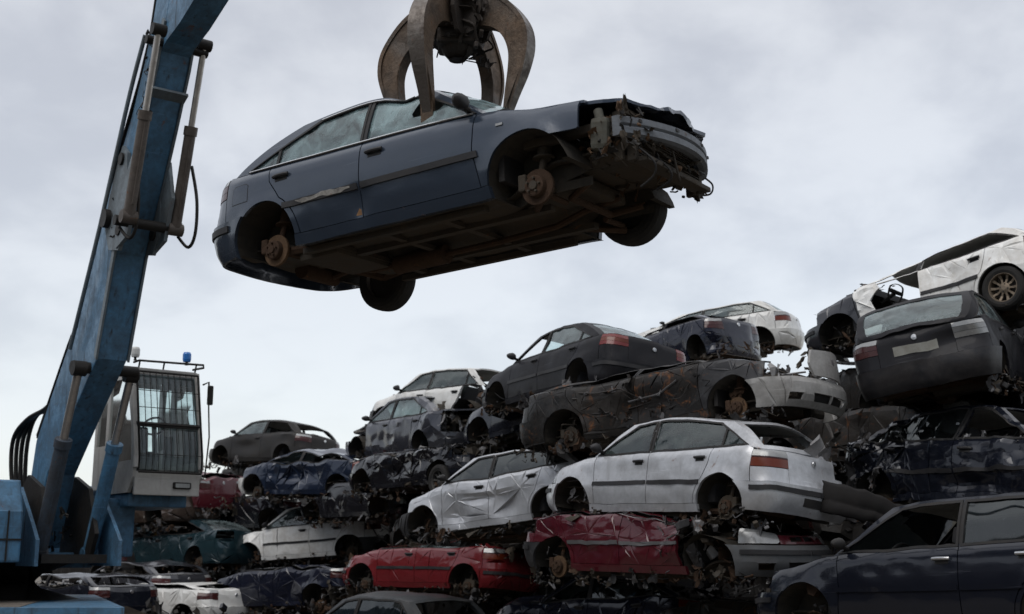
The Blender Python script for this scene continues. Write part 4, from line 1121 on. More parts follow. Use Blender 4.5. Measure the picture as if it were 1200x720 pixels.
def open_boot(root, S, D, rng, sd):
    q = MB(); panel(q, [(S.xT + .0, -.70), (S.xT + .85, -.70), (S.xT + .85, .70), (S.xT, .70)], lambda x, y, o=0: (x, y, .98 + (x - S.xT)*.05 + .04*(1-(y/.7)**2) + o), (), .07, .03, 0, 1, 0)
    part_label(q.build('boot_lid', [GREY], root, deformer([('crum', .05, 2, -4, 4, 0, 2)], 9)), 'sprung grey boot lid')
make_car('scrapped_car', 'dark grey saloon with its rear end torn open', pose((-1.92, 26.38, 3.94), (-.02, -.025, 2.189)), GREY, 'sedan', {}, 1,
         [('crum', .025, 2, -1.4, 2.5, .2, 1.5), ('crum', .10, 2.2, -2.8, -1.5, .5, 1.2)], 47, .06, {'boot_lid', 'tail_light', 'rear_window', 'rub_strip', 'rear_valance', 'fender', 'headlight'}, dict(rear_bumper=DGREY), -.1, 4, GLASSC, 'nnnn',
         extras=ex_all(open_boot, ex_clutter((-2.0, .2, .75), (.6, 1.2, .3), 40)), rub=False)
make_car('scrapped_car', 'white car with no tailgate behind the torn dark grey saloon', pose((-1.31, 26.04, 4.45), (.063, -.037, 2.340)), WHITE2, 'hatch', dict(wb=2.6), 1,
         [('crum', .02, 2, -2.6, 2.4, .2, 1.5)], 53, .065, {'tailgate', 'tail_light', 'rear_window', 'rear_valance', 'rear_bumper', 'quarter', 'rub_strip'}, dict(front_bumper=TRIM), -.1, 4, GLASS, 'nnnn', rub=False,
         extras=ex_clutter((-1.7, .35, .8), (.8, .9, .7), 50, 'torn_metal', (.08, .35), [RUST, SCRAPM, UNDER]))
make_car('scrapped_car', 'crushed black car with one wheel left, below the torn grey saloon', pose((-1.52, 24.03, 3.12), (-.003, .01, 2.268)), BLACKP, 'hatch', {}, 1,
         [('roof', [(-2, .1), (2, .1)], .3, 0, 0), ('crum', .12, 1.8, -2.7, 2.6, .45, 1.5), ('squash', .85, .5)], 59, .065, {'windscreen', 'rear_window', 'mirror', 'rub_strip', 'handle', 'tailgate', 'tail_light'}, None, -.1, 4, GLASSD, 'nnwn', surf('dull_rim', (.10, .10, .10), .5, .5, .6),
         rub=False, seats=False, missing_glass=('front_pane', 'rear_pane'), extras=ex_all(ex_clutter((-1.3, .3, .95), (1.5, 1.1, .45), 60), ex_clutter((.8, .3, .9), (1.8, 1.1, .25), 30)))
make_car('scrapped_car', 'dirty grey coupe against the sky right of the cab', pose((-6.50, 33.62, 4.25), (.10, -.04, 2.50)), GREYB, 'hatch', dict(wb=2.45), 1,
         [('crum', .022, 1.8, -2.6, 2.5, .2, 1.0), ('roof', [(-1.8, .7), (-.6, .95), (1, .9)], .2, 0, 0), ('dent', (.2, .85, .6), (.5, .3, .15), (0, -.07, 0))], 61, .075, {'rear_window', 'rub_strip', 'headlight'}, None, -.35, 2, GLASSC, 'nnnn', lens='smoked', rub=False, missing_glass=('rear_pane',))
make_car('scrapped_car', 'buckled blue car with a white bonnet and white nose', pose((-4.35, 28.15, 3.18), (.005, -.031, 2.540)), BLUE, 'hatch', {}, 1,
         [('roof', [(-1.8, .2), (-.6, .45), (.5, .7)], .3, 0, -.1), ('crum', .07, 1.8, -2.7, 2.6, .25, 1.5), ('dent', (.1, .85, .65), (.6, .3, .15), (0, -.16, 0))], 67, .07, {'rear_window', 'rub_strip', 'handle', 'mirror', 'headlight'}, dict(bonnet=WHITE2, grille=WHITE2, front_bumper=WHITE2), -.1, 4, GLASSD, 'dndn', rub=False, missing_glass=('front_pane', 'rear_pane'))
make_car('scrapped_car', 'white five-door car with smoked rear lamp and black bumper, left of the red hatchback', pose((-4.59, 29.34, 1.81), (-.003, .065, 2.842)), WHITE, 'hatch', {}, 1,
         [('crum', .018, 1.8, -2.6, 1.0, .2, 1.5), ('crum', .09, 2.2, 1.0, 2.6, .2, 1.2)], 71, .07, {'headlight', 'front_bumper', 'grille', 'windscreen'}, dict(rear_bumper=TRIM), -.30, 4, GLASSC, 'nndn', lens='smoked', hubz=(0, -.04),
         extras=ex_clutter((1.7, .2, .6), (.6, 1.2, .5), 30, 'torn_metal', (.08, .3), [PALEM, SCRAPM, RUST]))
make_car('scrapped_car', 'crushed navy car under the white five-door car', pose((-4.48, 26.64, .84), (.003, .029, 2.537)), NAVY2, 'hatch', {}, 1,
         [('roof', [(-2, .12), (2, .1)], .3, 0, 0), ('crum', .085, 1.9, -2.7, 2.6, .3, 1.5)], 73, .07, {'windscreen', 'rear_window', 'mirror', 'rub_strip', 'handle', 'rear_bumper', 'tailgate'}, None, -.1, 4, GLASSD, 'dnhn', rub=False, seats=False, missing_glass=('front_pane', 'rear_pane'), hubz=(-.05, -.12), lens='smoked',
         extras=ex_clutter((-1.8, .2, .6), (.7, 1.3, .5), 30))
make_car('scrapped_car', 'dark teal saloon with window frames but no glass, right of the cab', pose((-7.87, 30.58, 1.58), (.046, .026, 2.476)), TEAL, 'sedan', {}, 1,
         [('crum', .035, 1.8, -2.7, 2.6, .25, 1.5), ('roof', [(-1.5, .9), (.5, .8)], .2, 0, 0)], 79, .075, {'bonnet', 'headlight', 'front_bumper', 'grille', 'tail_light', 'windscreen', 'rub_strip', 'roof'}, None, -.1, 4, GLASSC, 'dndn', rub=False, missing_glass=('front_pane', 'rear_pane'),
         extras=ex_all(ex_clutter((.9, .3, .95), (1.8, 1.2, .25), 30), ex_clutter((.4, .2, 1.0), (.9, .8, .12), 8, 'torn_seat_foam', (.2, .45), [FOAM, SEAT, SCRAPM])))
def filler(label, px, py, Y, yaw, pm_, seed, k=.12, amp=.07, style='hatch', rot=(0, 0), hubs='nnnn', side=1, colors=None, n=24, omit=(), dz=-.55, lens='smoked', cl=None, glass=None, roofk=None, mg=('front_pane', 'rear_pane'), g=.08, short=1):
    p = at(px, py, Y) + Vector((0, 0, dz))
    return make_car('scrapped_car', label, pose(p, (rot[0], rot[1], yaw)), pm_, style, {}, side,
         [('roof', roofk or [(-2, k), (2, k)], .3, 0, 0), ('crum', amp, 1.9, -2.8, 2.8, .35, 1.5)] + ([('shorten', 0, short, 1), ('shorten', 0, short, -1)] if short < 1 else []), seed, g, {'windscreen', 'rear_window', 'mirror', 'rub_strip', 'handle'} | set(omit), colors, -.1, 4, glass or GLASSD, hubs,
         rub=False, seats=False, missing_glass=mg, lens=lens, detail=1, extras=ex_clutter((0, .1, .95), (3.0, 1.3, .3), n) if n else None)
filler('dark blue hatch whose sloping glass shows between the grey saloon and the burnt wreck', 650, 490, 22.5, 2.25, DBLUE, 101, .9, .012, 'hatch', (.1, .08), omit=('rear_window',), n=0, glass=GLASSD, mg=())
filler('crumpled blue-black wreck on the skyline between the black saloon and the white tail', 812, 404, 23.5, 2.3, NAVY2, 103, .30, .09, 'hatch', (0, .10), n=70, dz=-.72, g=.05, short=.62)
filler('grey car standing on the ground with only its roof and windows showing', 455, 694, 20.6, 2.35, surf('dummy_grey', (.05, .055, .06), .4, 0, .5, coat=.3), 107, 1.0, .01, n=0, dz=-1.42, mg=())
filler('smashed red car end beside the right edge of the cab', 240, 574, 30.5, 2.5, MAROON, 109, .25, .12, n=50, dz=-.7, omit=('bonnet',), short=.36)
filler('wreck with a white bonnet and a red wing at the bottom of the pile', 206, 704, 27.5, 2.5, WHITE2, 113, .2, .07, n=30, dz=-.65, colors=dict(front_door=RED, fender=RED))
filler('flat brown wreck on top of the dark teal saloon', 178, 600, 31, 2.45, BROWN, 127, .08, .08, n=30, dz=-.5)
filler('flattened black wreck wedged above the white five-door car', 300, 606, 31, 2.55, BLACKP, 131, .08, .14, n=60, dz=-.5)
filler('dark wreck low in the pile behind the blue machine', 120, 668, 32, 2.4, GREYB, 137, .6, .05, n=30, dz=-.5)
filler('grey wreck low in the pile between the machine and the red-winged wreck', 165, 690, 29, 2.4, DGREY, 139, .55, .05, n=30, dz=-.6)
filler('black wreck in the shadow right of the silver hatchback', 1030, 520, 18.8, 2.2, CHAR, 149, .1, .10, n=140, dz=-.5)
filler('black wreck in the shadow between the burnt wreck and the crushed-nosed one', 1010, 485, 19.6, 2.0, CHAR, 151, .1, .10, n=140, dz=-.4)
filler('black wreck wedged behind the flattened maroon car', 800, 640, 18.5, 2.3, CHAR, 157, .1, .14, n=50, dz=-.5)
filler('black wreck wedged between the two silver cars and the red hatchback', 560, 620, 24, 2.3, CHAR, 163, .1, .14, n=50, dz=-.6)
filler('black wreck under the crushed black car with one wheel', 440, 588, 27, 2.3, BLACKP, 167, .1, .16, n=60, dz=-.55)
filler('dark wreck behind the teal saloon', 250, 625, 33, 2.4, CHAR, 173, .1, .14, n=50, dz=-.55)
filler('dark wreck at the foot of the pile under the nearest blue car', 930, 745, 16.5, 2.3, CHAR, 179, .1, .1, n=20, dz=-.5)

filler('dark hatch behind the black tailgate at the right edge of the pile', 1225, 402, 18.6, 2.2, DGREY, 181, .5, .05, n=0, dz=-.75, rot=(0, .06), mg=())
filler('black car in shadow right of the wreck with open window holes', 1215, 470, 17.6, 2.2, BLACKP, 183, .25, .07, n=20, dz=-.6)
filler('dark green wreck just below the cab', 120, 622, 35, 2.45, TEAL, 187, .5, .05, n=10, dz=-.6, mg=())
filler('grey wreck under the flat brown one behind the cab', 190, 618, 35.5, 2.5, GREY, 191, .3, .06, n=30, dz=-.5)
filler('black wreck between the grey coupe and the white-nosed blue car', 330, 560, 35, 2.5, CHAR, 193, .2, .07, n=50, dz=-.5)
filler('dark wreck at the foot of the pile left of the navy car', 90, 700, 26, 2.45, DBLUE, 197, .5, .05, n=40, dz=-.7)
# ------------------------------------------------------------------ shredded scrap filling the core of the pile
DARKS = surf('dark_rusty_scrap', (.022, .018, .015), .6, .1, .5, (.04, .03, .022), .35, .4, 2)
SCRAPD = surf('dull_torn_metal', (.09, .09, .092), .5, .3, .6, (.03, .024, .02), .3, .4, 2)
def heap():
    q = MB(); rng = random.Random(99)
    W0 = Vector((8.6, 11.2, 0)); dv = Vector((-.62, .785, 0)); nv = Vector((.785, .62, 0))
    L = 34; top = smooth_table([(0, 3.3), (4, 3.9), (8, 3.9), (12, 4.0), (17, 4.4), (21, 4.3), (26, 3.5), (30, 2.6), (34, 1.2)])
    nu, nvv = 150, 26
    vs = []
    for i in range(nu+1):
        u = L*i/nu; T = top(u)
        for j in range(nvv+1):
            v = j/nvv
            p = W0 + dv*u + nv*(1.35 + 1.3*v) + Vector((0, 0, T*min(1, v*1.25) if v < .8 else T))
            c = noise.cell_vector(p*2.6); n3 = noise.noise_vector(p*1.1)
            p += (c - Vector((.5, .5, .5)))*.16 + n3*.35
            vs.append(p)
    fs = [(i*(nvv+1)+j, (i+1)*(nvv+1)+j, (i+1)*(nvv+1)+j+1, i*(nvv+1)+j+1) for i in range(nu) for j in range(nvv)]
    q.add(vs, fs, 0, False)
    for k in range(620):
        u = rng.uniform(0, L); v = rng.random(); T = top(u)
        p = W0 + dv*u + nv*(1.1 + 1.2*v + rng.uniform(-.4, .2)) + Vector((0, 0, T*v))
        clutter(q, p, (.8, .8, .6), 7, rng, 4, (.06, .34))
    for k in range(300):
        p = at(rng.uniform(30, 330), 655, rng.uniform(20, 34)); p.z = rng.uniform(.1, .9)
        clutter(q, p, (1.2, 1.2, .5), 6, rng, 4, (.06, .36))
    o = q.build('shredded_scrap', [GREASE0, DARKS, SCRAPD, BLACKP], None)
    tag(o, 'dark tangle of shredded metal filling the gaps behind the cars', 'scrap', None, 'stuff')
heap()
def loose_bumper(px, py, Y, yaw, roll, m, label, L=1.5):
    q = MB(); vs = []; pr = [(-.02, -.17), (.03, -.16), (.035, -.06), (.01, -.05), (.03, -.03), (.032, .11), (-.03, .14)]; n = 22
    for i in range(n+1):
        t = lerp(-1, 1, i/n); y = t*L/2; x = -.28*abs(t)**3.2
        for a, b in pr: vs.append(Vector((x + a*(1 - .25*abs(t)), y, b*(1 - .2*t))) + noise.noise_vector(Vector((t*5, b*7, 2)))*.04)
    k = len(pr); q.add(vs, [(i*k+j, (i+1)*k+j, (i+1)*k+j+1, i*k+j+1) for i in range(n) for j in range(k-1)], 0, True)
    o = q.build('loose_bumper', [m], None); o.matrix_world = Matrix.Translation(at(px, py, Y)) @ Euler((roll, 0, yaw)).to_matrix().to_4x4()
    md = o.modifiers.new('thickness', 'SOLIDIFY'); md.thickness = .02
    tag(o, label, 'loose bumper')
loose_bumper(1034, 598, 14.2, radians(-70), -.28, surf('faded_bumper', (.014, .013, .013), .8, 0, .5, (.024, .022, .02), 0, .2, 1, 0, .15), 'loose dark bumper wedged at a slant behind the door mirror of the nearest blue car', 1.3)

def blocker_mounds():
    """added unseen mounds, left of and behind the camera, to darken paint reflections"""
    line = catmull([(-19, 33), (-16.5, 20), (-14.5, 8), (-11, -6), (2, -13), (15, -8), (18, 6)], 14)
    q = MB(); n = len(line); m = 14; vs = []
    for i, (x, y) in enumerate(line):
        a = line[max(i-1, 0)]; b = line[min(i+1, n-1)]; l = hypot(b[0]-a[0], b[1]-a[1]); nx, ny = -(b[1]-a[1])/l, (b[0]-a[0])/l
        hgt = (6.8 if i < n*.42 else lerp(6.8, 2.6, clamp((i/n - .42)*6))) * (.45 + .55*sin(pi*clamp(i/(n-1) + .18, .06, .94))) * (1 if i < n*.5 else lerp(1, .7, (i/n - .5)*2))
        for j in range(m+1):
            t = j/m; p = Vector((x + nx*lerp(-4.2, 4.2, t), y + ny*lerp(-4.2, 4.2, t), hgt*sin(pi*t)**.8))
            p += (noise.cell_vector(p*1.6) - Vector((.5, .5, .5)))*.5 + noise.noise_vector(p*.4)*.8; p.z = max(p.z, -.2) if 0 < j < m else -.3
            vs.append(p)
    q.add(vs, [(i*(m+1)+j, (i+1)*(m+1)+j, (i+1)*(m+1)+j+1, i*(m+1)+j+1) for i in range(n-1) for j in range(m)], 0, False)
    tag(q.build('reflection_blocker', [DARKS, SCRAPD]), None, None, None, 'structure')
blocker_mounds()
# ------------------------------------------------------------------ blue material handler
MBLUE = surf('machine_blue', (.055, .150, .255), .38, 0, .75, (.026, .024, .022), .26, .25, 1.2, .15, .3, (.08, .185, .30), .95)
MBLUE2 = surf('faded_machine_blue', (.12, .15, .17), .5, 0, .6, (.06, .05, .042), .2, .25, 1.5, .1, .3, None, .5)
CABP = surf('cab_grey_paint', (.36, .35, .33), .45, 0, .3, (.10, .085, .065), .15, .2, 1.5, .2, .3, None, .4)
CYLP = surf('greasy_cylinder', (.10, .085, .075), .45, .3, .6, (.035, .028, .022), .25, .3, 2)
ROD = surf('cylinder_rod', (.42, .40, .38), .28, .8, .45, (.10, .07, .05), .12, .1, 2)
GREASE = surf('black_grease', (.012, .011, .010), .5, 0, .3, (.03, .024, .018), .2, .4, 2)
TREAD = surf('track_steel', (.085, .065, .048), .7, .3, .6, (.05, .04, .03), .4, .4, 2)
LAMPW = surf('lamp_glass', (.6, .6, .58), .2, 0, .3)
LAMPB = surf('blue_lamp', (.02, .16, .5), .2, 0, .2, coat=.5)
HD = radians(-53)
mach = thing('material_handler', 'blue material handler with caged cab and long boom at the left', 'material handler',
             Matrix.Translation((-7.2, 19, 0)) @ Matrix.Rotation(HD, 4, 'Z'))
ID = Matrix.Identity(4)
def yoff(y): return Matrix.Translation((0, y, 0))
def rounded(q, name, mat, bev=.02, parent=mach):
    o = q.build(name, mat, parent)
    m = o.modifiers.new('bevel', 'BEVEL'); m.width = bev; m.segments = 2; m.limit_method = 'ANGLE'; m.angle_limit = radians(40)
    return o
# boom: front (under) line and depth
front = [(.55, 2.15), (1.05, 3.2), (2.2, 4.13), (2.90, 4.66), (3.36, 6.03), (3.82, 6.88), (4.19, 7.62), (4.53, 8.35), (4.72, 8.9), (4.95, 9.75)]
depth = [.55, .85, 1.05, 1.1, .92, .78, .62, .55, .52, .50]
back = []
for i, (p, d) in enumerate(zip(front, depth)):
    a = front[max(i-1, 0)]; b = front[min(i+1, len(front)-1)]; l = hypot(b[0]-a[0], b[1]-a[1])
    back.append((p[0] - d*(b[1]-a[1])/l, p[1] + d*(b[0]-a[0])/l))
q = MB(); q.plate(front + back[::-1], .41, ID, 0)
boom = rounded(q, 'boom', [MBLUE], .02)
q = MB()
for s in (-1, 1):                                                    # welded flanges, lug plates, wear strips on the boom
    q.plate([(p[0]+.02, p[1]-.02) for p in front[3:9]] + [(p[0]-.06, p[1]+.05) for p in front[3:9]][::-1], .03, yoff(s*.22), 0)
    q.plate([(3.55, 6.05), (3.95, 6.15), (4.15, 6.7), (3.95, 7.25), (3.75, 7.0), (3.45, 6.4)], .05, yoff(s*.25), 0)
q.box((4.35, 0, 7.98), (.30, .49, .04), 0, Euler((0, radians(-25), 0)).to_matrix())
for s in (-.235, .235):                                             # chunky joint plates at mid height
    q.plate([(3.02, 6.45), (3.22, 6.10), (3.60, 6.02), (3.80, 6.25), (3.78, 6.9), (3.72, 7.35), (3.52, 7.5), (3.36, 7.3), (3.12, 6.85)], .05, yoff(s), 0)
    for x, z in ((3.62, 6.3), (3.55, 7.3)): q.tube([(x, s - .06, z), (x, s + .06, z)], .085, 1, 16)
q.build('boom_flange', [MBLUE2, GREASE], boom)
for x, z, hw_, r_ in ((3.95, 6.33, .45, .07), (4.62, 8.62, .42, .06), (2.62, 4.56, .46, .08), (3.15, 6.55, .34, .13)):
    q = MB(); q.tube([(x, -hw_, z), (x, hw_, z)], r_, 0, 16); q.build('boom_pin', [GREASE], boom)
def ram(a, b, frac, r, mat, y):
    e = bpy.data.objects.new('hydraulic_cylinder', None); COL.objects.link(e); e.parent = mach
    a = Vector((a[0], y, a[1])); b = Vector((b[0], y, b[1])); m = a.lerp(b, frac); d = (b-a).normalized()
    q = MB(); q.tube([a, m], r, 0, 18); q.tube([m - d*.10, m + d*.02], r*1.18, 0, 18); q.tube([a - d*.02, a + d*.10], r*1.12, 0, 14)
    q.tube([a + Vector((0, -.10, 0)), a + Vector((0, .10, 0))], r*1.15, 0, 12); q.tube([a + d*.15 + Vector((r, 0, 0)), m - d*.15 + Vector((r, 0, 0))], .018, 0, 6); q.build('barrel', [mat, GREASE], e)
    q = MB(); q.tube([m, b], r*.55, 0, 16); q.tube([b + Vector((0, -.09, 0)), b + Vector((0, .09, 0))], r*1.05, 1, 12); q.build('rod', [ROD, GREASE], e)
ram((4.22, 6.32), (4.90, 8.66), .56, .076, CYLP, -.36); ram((3.98, 6.32), (4.66, 8.72), .55, .076, CYLP, .36)
ram((1.60, 2.05), (2.78, 4.52), .62, .10, surf('blue_barrel', (.045, .06, .08), .5, 0, .85, (.035, .028, .022), .3, .3, 2), -.40); ram((1.28, 2.05), (2.55, 4.52), .62, .10, MBLUE, .40)
# stick reaching out to the grab, above the picture
q = MB(); q.plate([(4.45, 8.45), (4.75, 8.60), (5.2, 8.70), (5.9, 8.95), (6.6, 9.3), (6.5, 9.9), (5.4, 9.8), (4.3, 9.4)], .40, ID, 0); G0 = Vector((5.0, 0, 9.75))
Minv = (Matrix.Translation((-7.2, 19, 0)) @ Matrix.Rotation(HD, 4, 'Z')).inverted()
GTOP = Minv @ Vector((-.47, 9.92, 8.65))
q.tube([Vector((6.0, 0, 9.45)), lerp(G0, GTOP, .45) + Vector((0, 0, .45)), GTOP], .36, 0, 4, True, .2)
q.build('stick', [MBLUE], mach)
# hoses along the boom
rr = random.Random(5)
for k in range(5):
    pts = []
    for i in range(1, len(back)):
        b_ = back[i]; pts.append((b_[0] - .02 + rr.uniform(-.04, .03), -.20 + .02*k + rr.uniform(-.02, .02), b_[1] + .05 + rr.uniform(-.03, .03)))
    q = MB(); q.tube(catmull(pts, 4), .02, 0, 6); q.build('hose', [GREASE], mach)
for k in range(4):
    s = -.10 + .05*k; q = MB()
    q.tube(catmull([(-.7, s, 2.7), (-.95 + .07*k, s-.06, 3.3), (-.85 + .09*k, s-.1, 3.85), (-.30, s-.06, 4.12 + .03*k), (.5, s, 4.25), (1.35, s, 4.6)], 6), .034, 0, 8); q.build('hose', [GREASE], mach)
for s in (-.36, .44):
    q = MB(); q.tube(catmull([(4.1, s + .06, 7.2), (4.24, s + .10, 6.7), (4.22, s + .11, 6.25), (4.08, s + .08, 6.08), (3.9, s, 6.25)], 6), .022, 0, 8); q.build('hose', [GREASE], mach)
q = MB(); q.tube(catmull([(2.0, -.30, 4.9), (2.9, -.32, 6.3), (3.3, -.30, 7.2), (3.75, -.28, 8.2), (4.1, -.25, 8.9)], 6), .03, 0, 8); q.build('steel_pipe', [MBLUE2], mach)
q = MB(); clutter(q, (4.2, -.20, 8.3), (.3, .06, 1.2), 22, rr, 1, (.04, .10), .5); clutter(q, (3.35, -.21, 6.5), (.3, .06, .6), 14, rr, 1, (.05, .12), .4); tag(q.build('valve_block', [GREASE], mach), kind='stuff')
# house, brackets
q = MB()
hs = [(-2.6, 1.95), (2.15, 1.95), (2.15, 2.62), (1.92, 3.05), (-2.6, 3.10)]
q.plate(hs, 1.30, yoff(-1.45), 0); house = rounded(q, 'engine_house', [MBLUE], .03)
q = MB(); q.box((-.2, -2.105, 2.25), (4.6, .02, .02), 0); q.box((2.157, -1.45, 2.25), (.015, 1.3, .025), 0); q.box((2.155, -.99, 2.3), (.015, .02, .66), 0); q.build('panel_seam', [GREASE], house)
q = MB(); q.box((-.9, -.2, 1.98), (3.6, 1.6, .22), 0, None, .03); q.box((-1.6, .8, 2.6), (1.9, 1.5, 1.1), 1, None, .05)
q.box((.6, .75, 2.45), (1.1, .7, .85), 0, None, .04); q.build('deck', [MBLUE, MBLUE], mach)
q = MB()
for s in (-.34, .34): q.plate([(.2, 2.0), (1.55, 2.0), (1.75, 2.35), (1.35, 3.0), (.7, 3.2), (.25, 2.9)], .06, yoff(s), 0)
for s in (-.56, .58): q.plate([(.6, 1.9), (2.05, 1.9), (2.05, 2.25), (1.75, 2.5), (1.1, 3.0), (.7, 3.0)], .05, yoff(s), 1)
q.box((1.3, 0, 2.0), (1.2, .9, .12), 0); clutter(q, (1.0, 0, 2.4), (.6, .5, .6), 16, rr, 1, (.06, .16)); q.build('boom_foot', [GREASE, MBLUE], mach)
q = MB(); q.tube([(-1.3, -.8, 3.0), (-1.3, -.8, 3.55)], .09, 0, 14); q.tube([(-1.3, -.8, 3.55), (-1.42, -.8, 3.68)], .09, 0, 14); q.build('exhaust', [GREASE], mach)
q = MB()
for a, b in (((-2.2, -.95, 3.1), (-2.2, -.95, 3.5)), ((-.6, -.95, 3.06), (-.6, -.95, 3.5)), ((-2.2, -.95, 3.5), (-.6, -.95, 3.5)), ((-2.2, -.95, 3.3), (-.6, -.95, 3.3))): q.tube([a, b], .022, 0, 8)
q.build('handrail', [GREASE], mach)
# undercarriage
Mi = Minv
q = MB(); top = [(-4.72, 15.5), (-6.9, 21), (-10.5, 21), (-10.5, 15.2)]
def slab(q, poly, z0, z1, m):
    n = len(poly); vs = [Mi @ Vector((x, y, z0)) for x, y in poly] + [Mi @ Vector((x, y, z1)) for x, y in poly]
    q.add(vs, [tuple(range(n, 2*n))[::-1] if False else tuple(range(n, 2*n)), tuple(range(n))[::-1]] + [(i, (i+1) % n, n + (i+1) % n, n + i) for i in range(n)], m, False)
slab(q, top[::-1] if False else top, .78, 1.42, 0)
slab(q, [(-6.0, 15.52), (-7.3, 20.5), (-8.6, 20.5), (-8.0, 15.35)], 1.42, 1.428, 1)
bmf = rounded(q, 'track_frame', [MBLUE, surf('worn_deck_plate', (.16, .14, .12), .5, .4, .6, (.06, .05, .04), .3, .3, 2)], .03)
q = MB(); q.tube([Mi @ Vector((-7.4, 18.6, 1.42)), Mi @ Vector((-7.4, 18.6, 1.95))], 1.0, 0, 32); q.build('slew_ring', [GREASE], mach)
def track(x0, y0, x1, y1):
    a = Vector((x0, y0, .62)); b = Vector((x1, y1, .62)); d = (b-a); L = d.length; d.normalize(); n = d.cross(Vector((0, 0, 1)))
    R_ = .56; q = MB(); per = 2*L + 2*pi*R_; N_ = int(per/.2)
    for k in range(N_):
        s = per*k/N_
        if s < L: p, t = a + d*s + Vector((0, 0, R_)), 0
        elif s < L + pi*R_: t = (s-L)/R_; p = b + d*(R_*sin(t)) + Vector((0, 0, R_*cos(t)))
        elif s < 2*L + pi*R_: p = b - d*(s - L - pi*R_) - Vector((0, 0, R_)); t = pi
        else: t = pi + (s - 2*L - pi*R_)/R_; p = a + d*(R_*sin(t)) + Vector((0, 0, R_*cos(t)))
        M_ = Matrix((d, n, Vector((0, 0, 1)))).transposed() @ Matrix.Rotation(t, 3, 'Y')
        q.box(Mi @ p, (.17, .6, .05), 0, (Mi.to_3x3() @ M_)); q.box(Mi @ (p + M_ @ Vector((0, 0, .035))), (.03, .6, .04), 0, (Mi.to_3x3() @ M_))
    q.build('track', [TREAD], mach)
track(-4.35, 15.2, -6.6, 20.8); track(-9.2, 15.2, -11.0, 20.8)
# cab
cab = bpy.data.objects.new('cab', None); COL.objects.link(cab); cab.parent = mach
X0, Y0, Y1, Z0, Z1 = 1.72, .80, 1.86, 2.95, 4.82
fx = lambda z: X0 + .06 - .33*max(0, (z - 3.55)/(Z1 - 3.55))**1.0
side = [(.0, Z0), (X0 - .15, Z0), (X0 + .03, Z0 + .22), (fx(3.5), 3.5), (fx(Z1 - .06), Z1 - .06), (fx(Z1) - .08, Z1), (.1, Z1), (.0, Z1 - .1)]
winA = [(.62, 3.42), (fx(3.5) - .13, 3.42), (fx(3.9) - .10, 3.9), (fx(Z1) - .16, Z1 - .16), (.62, Z1 - .14)]
winB = [(.10, 3.7), (.50, 3.7), (.50, Z1 - .14), (.16, Z1 - .16)]
q = MB()
for y, s in ((Y0, -1), (Y1, 1)):
    f = (lambda yy: (lambda a, c, o=0: (a, yy + (o if yy > 1.3 else -o), c)))(y)
    panel(q, side, f, [winA, winB], .25, .05, 0, 1, 0)
q.box((.02, (Y0+Y1)/2, 3.28), (.04, Y1-Y0-.1, .66), 0); q.box((.02, (Y0+Y1)/2, 4.75), (.04, Y1-Y0-.1, .1), 0); q.box(((fx(Z1))/2, (Y0+Y1)/2, Z1 - .02), (fx(Z1) - .1, Y1-Y0-.08, .05), 0, None, .02); q.box((.85, (Y0+Y1)/2, Z0 + .03), (1.6, Y1-Y0-.1, .06), 1)
for y in (Y0 + .03, Y1 - .03):
    q.tube([(fx(3.3), y, 3.30), (fx(Z1) - .02, y, Z1 - .03)], .045, 0, 8)
for z, h in ((3.08, .34), (Z1 - .05, .10)): q.box((fx(z) - .05, (Y0+Y1)/2, z), (.06, Y1-Y0-.06, h), 0, None, .015)
q.box((fx(3.95) - .03, (Y0+Y1)/2, 3.95), (.05, Y1-Y0-.08, .07), 1)
cs = q.build('cab_shell', [CABP, BLACK], cab)
GL = glass('cab_glass', (.62, .75, .76), .3, (.24, .30, .31))
q = MB()
for y in (Y0 + .02, Y1 - .02):
    for w_ in (winA, winB): panel(q, w_, (lambda yy: (lambda a, c, o=0: (a, yy + o, c)))(y), (), .3, 0, 0, 1, 0)
q.build('side_window', [glass('cab_side_glass', (.28, .34, .36), .25, (.06, .07, .075))], cab)
q = MB(); panel(q, [(Y0 + .07, 3.28), (Y1 - .07, 3.28), (Y1 - .07, Z1 - .10), (Y0 + .07, Z1 - .10)], lambda a, c, o=0: (fx(c) - .02, a, c), (), .2, 0, 0, 1, 0); q.build('front_window', [GL], cab)
q = MB(); n = 11
for k in range(n):
    y = lerp(Y0 + .06, Y1 - .06, k/(n-1)); q.tube([(fx(z) + .07, y, z) for z in (3.24, 3.5, 4.1, Z1 - .07)], .0065, 0, 5)
for z in (3.24, 3.5, 3.95, 4.2, 4.46, Z1 - .07): q.tube([(fx(z) + .07, Y0 + .05, z), (fx(z) + .07, Y1 - .05, z)], .006 if z not in (3.24, 3.95, Z1-.07) else .018, 0, 5)
for y in (Y0 + .05, Y1 - .05): q.tube([(fx(z) + .07, y, z) for z in (3.24, 3.5, Z1 - .07)], .018, 0, 6)
q.build('window_guard', [GREASE], cab)
q = MB(); q.box((.55, 1.3, 3.55), (.5, .52, .16), 0, None, .05); q.box((.32, 1.3, 3.80), (.14, .46, .50), 0, Euler((0, radians(-8), 0)).to_matrix(), .05); q.box((.6, 1.3, 3.25), (.4, .4, .5), 0); q.build('driver_seat', [SEAT], cab)
q = MB(); c = Vector((1.18, 1.3, 3.98)); q.tube([c + Vector((.09*cos(2*pi*k/20), .17*sin(2*pi*k/20), .12*cos(2*pi*k/20))) for k in range(21)], .016, 0, 6, False); q.tube([c, (1.35, 1.3, 3.1)], .04, 0, 8); q.tube([c + Vector((0, -.17, 0)), c + Vector((0, .17, 0))], .014, 0, 6)
q.build('steering_wheel', [BLACK], cab)
q = MB(); q.box((.95, 1.0, 3.6), (.12, .1, .5), 0); q.box((.95, 1.62, 3.6), (.12, .1, .5), 0); q.build('control_console', [BLACK], cab)
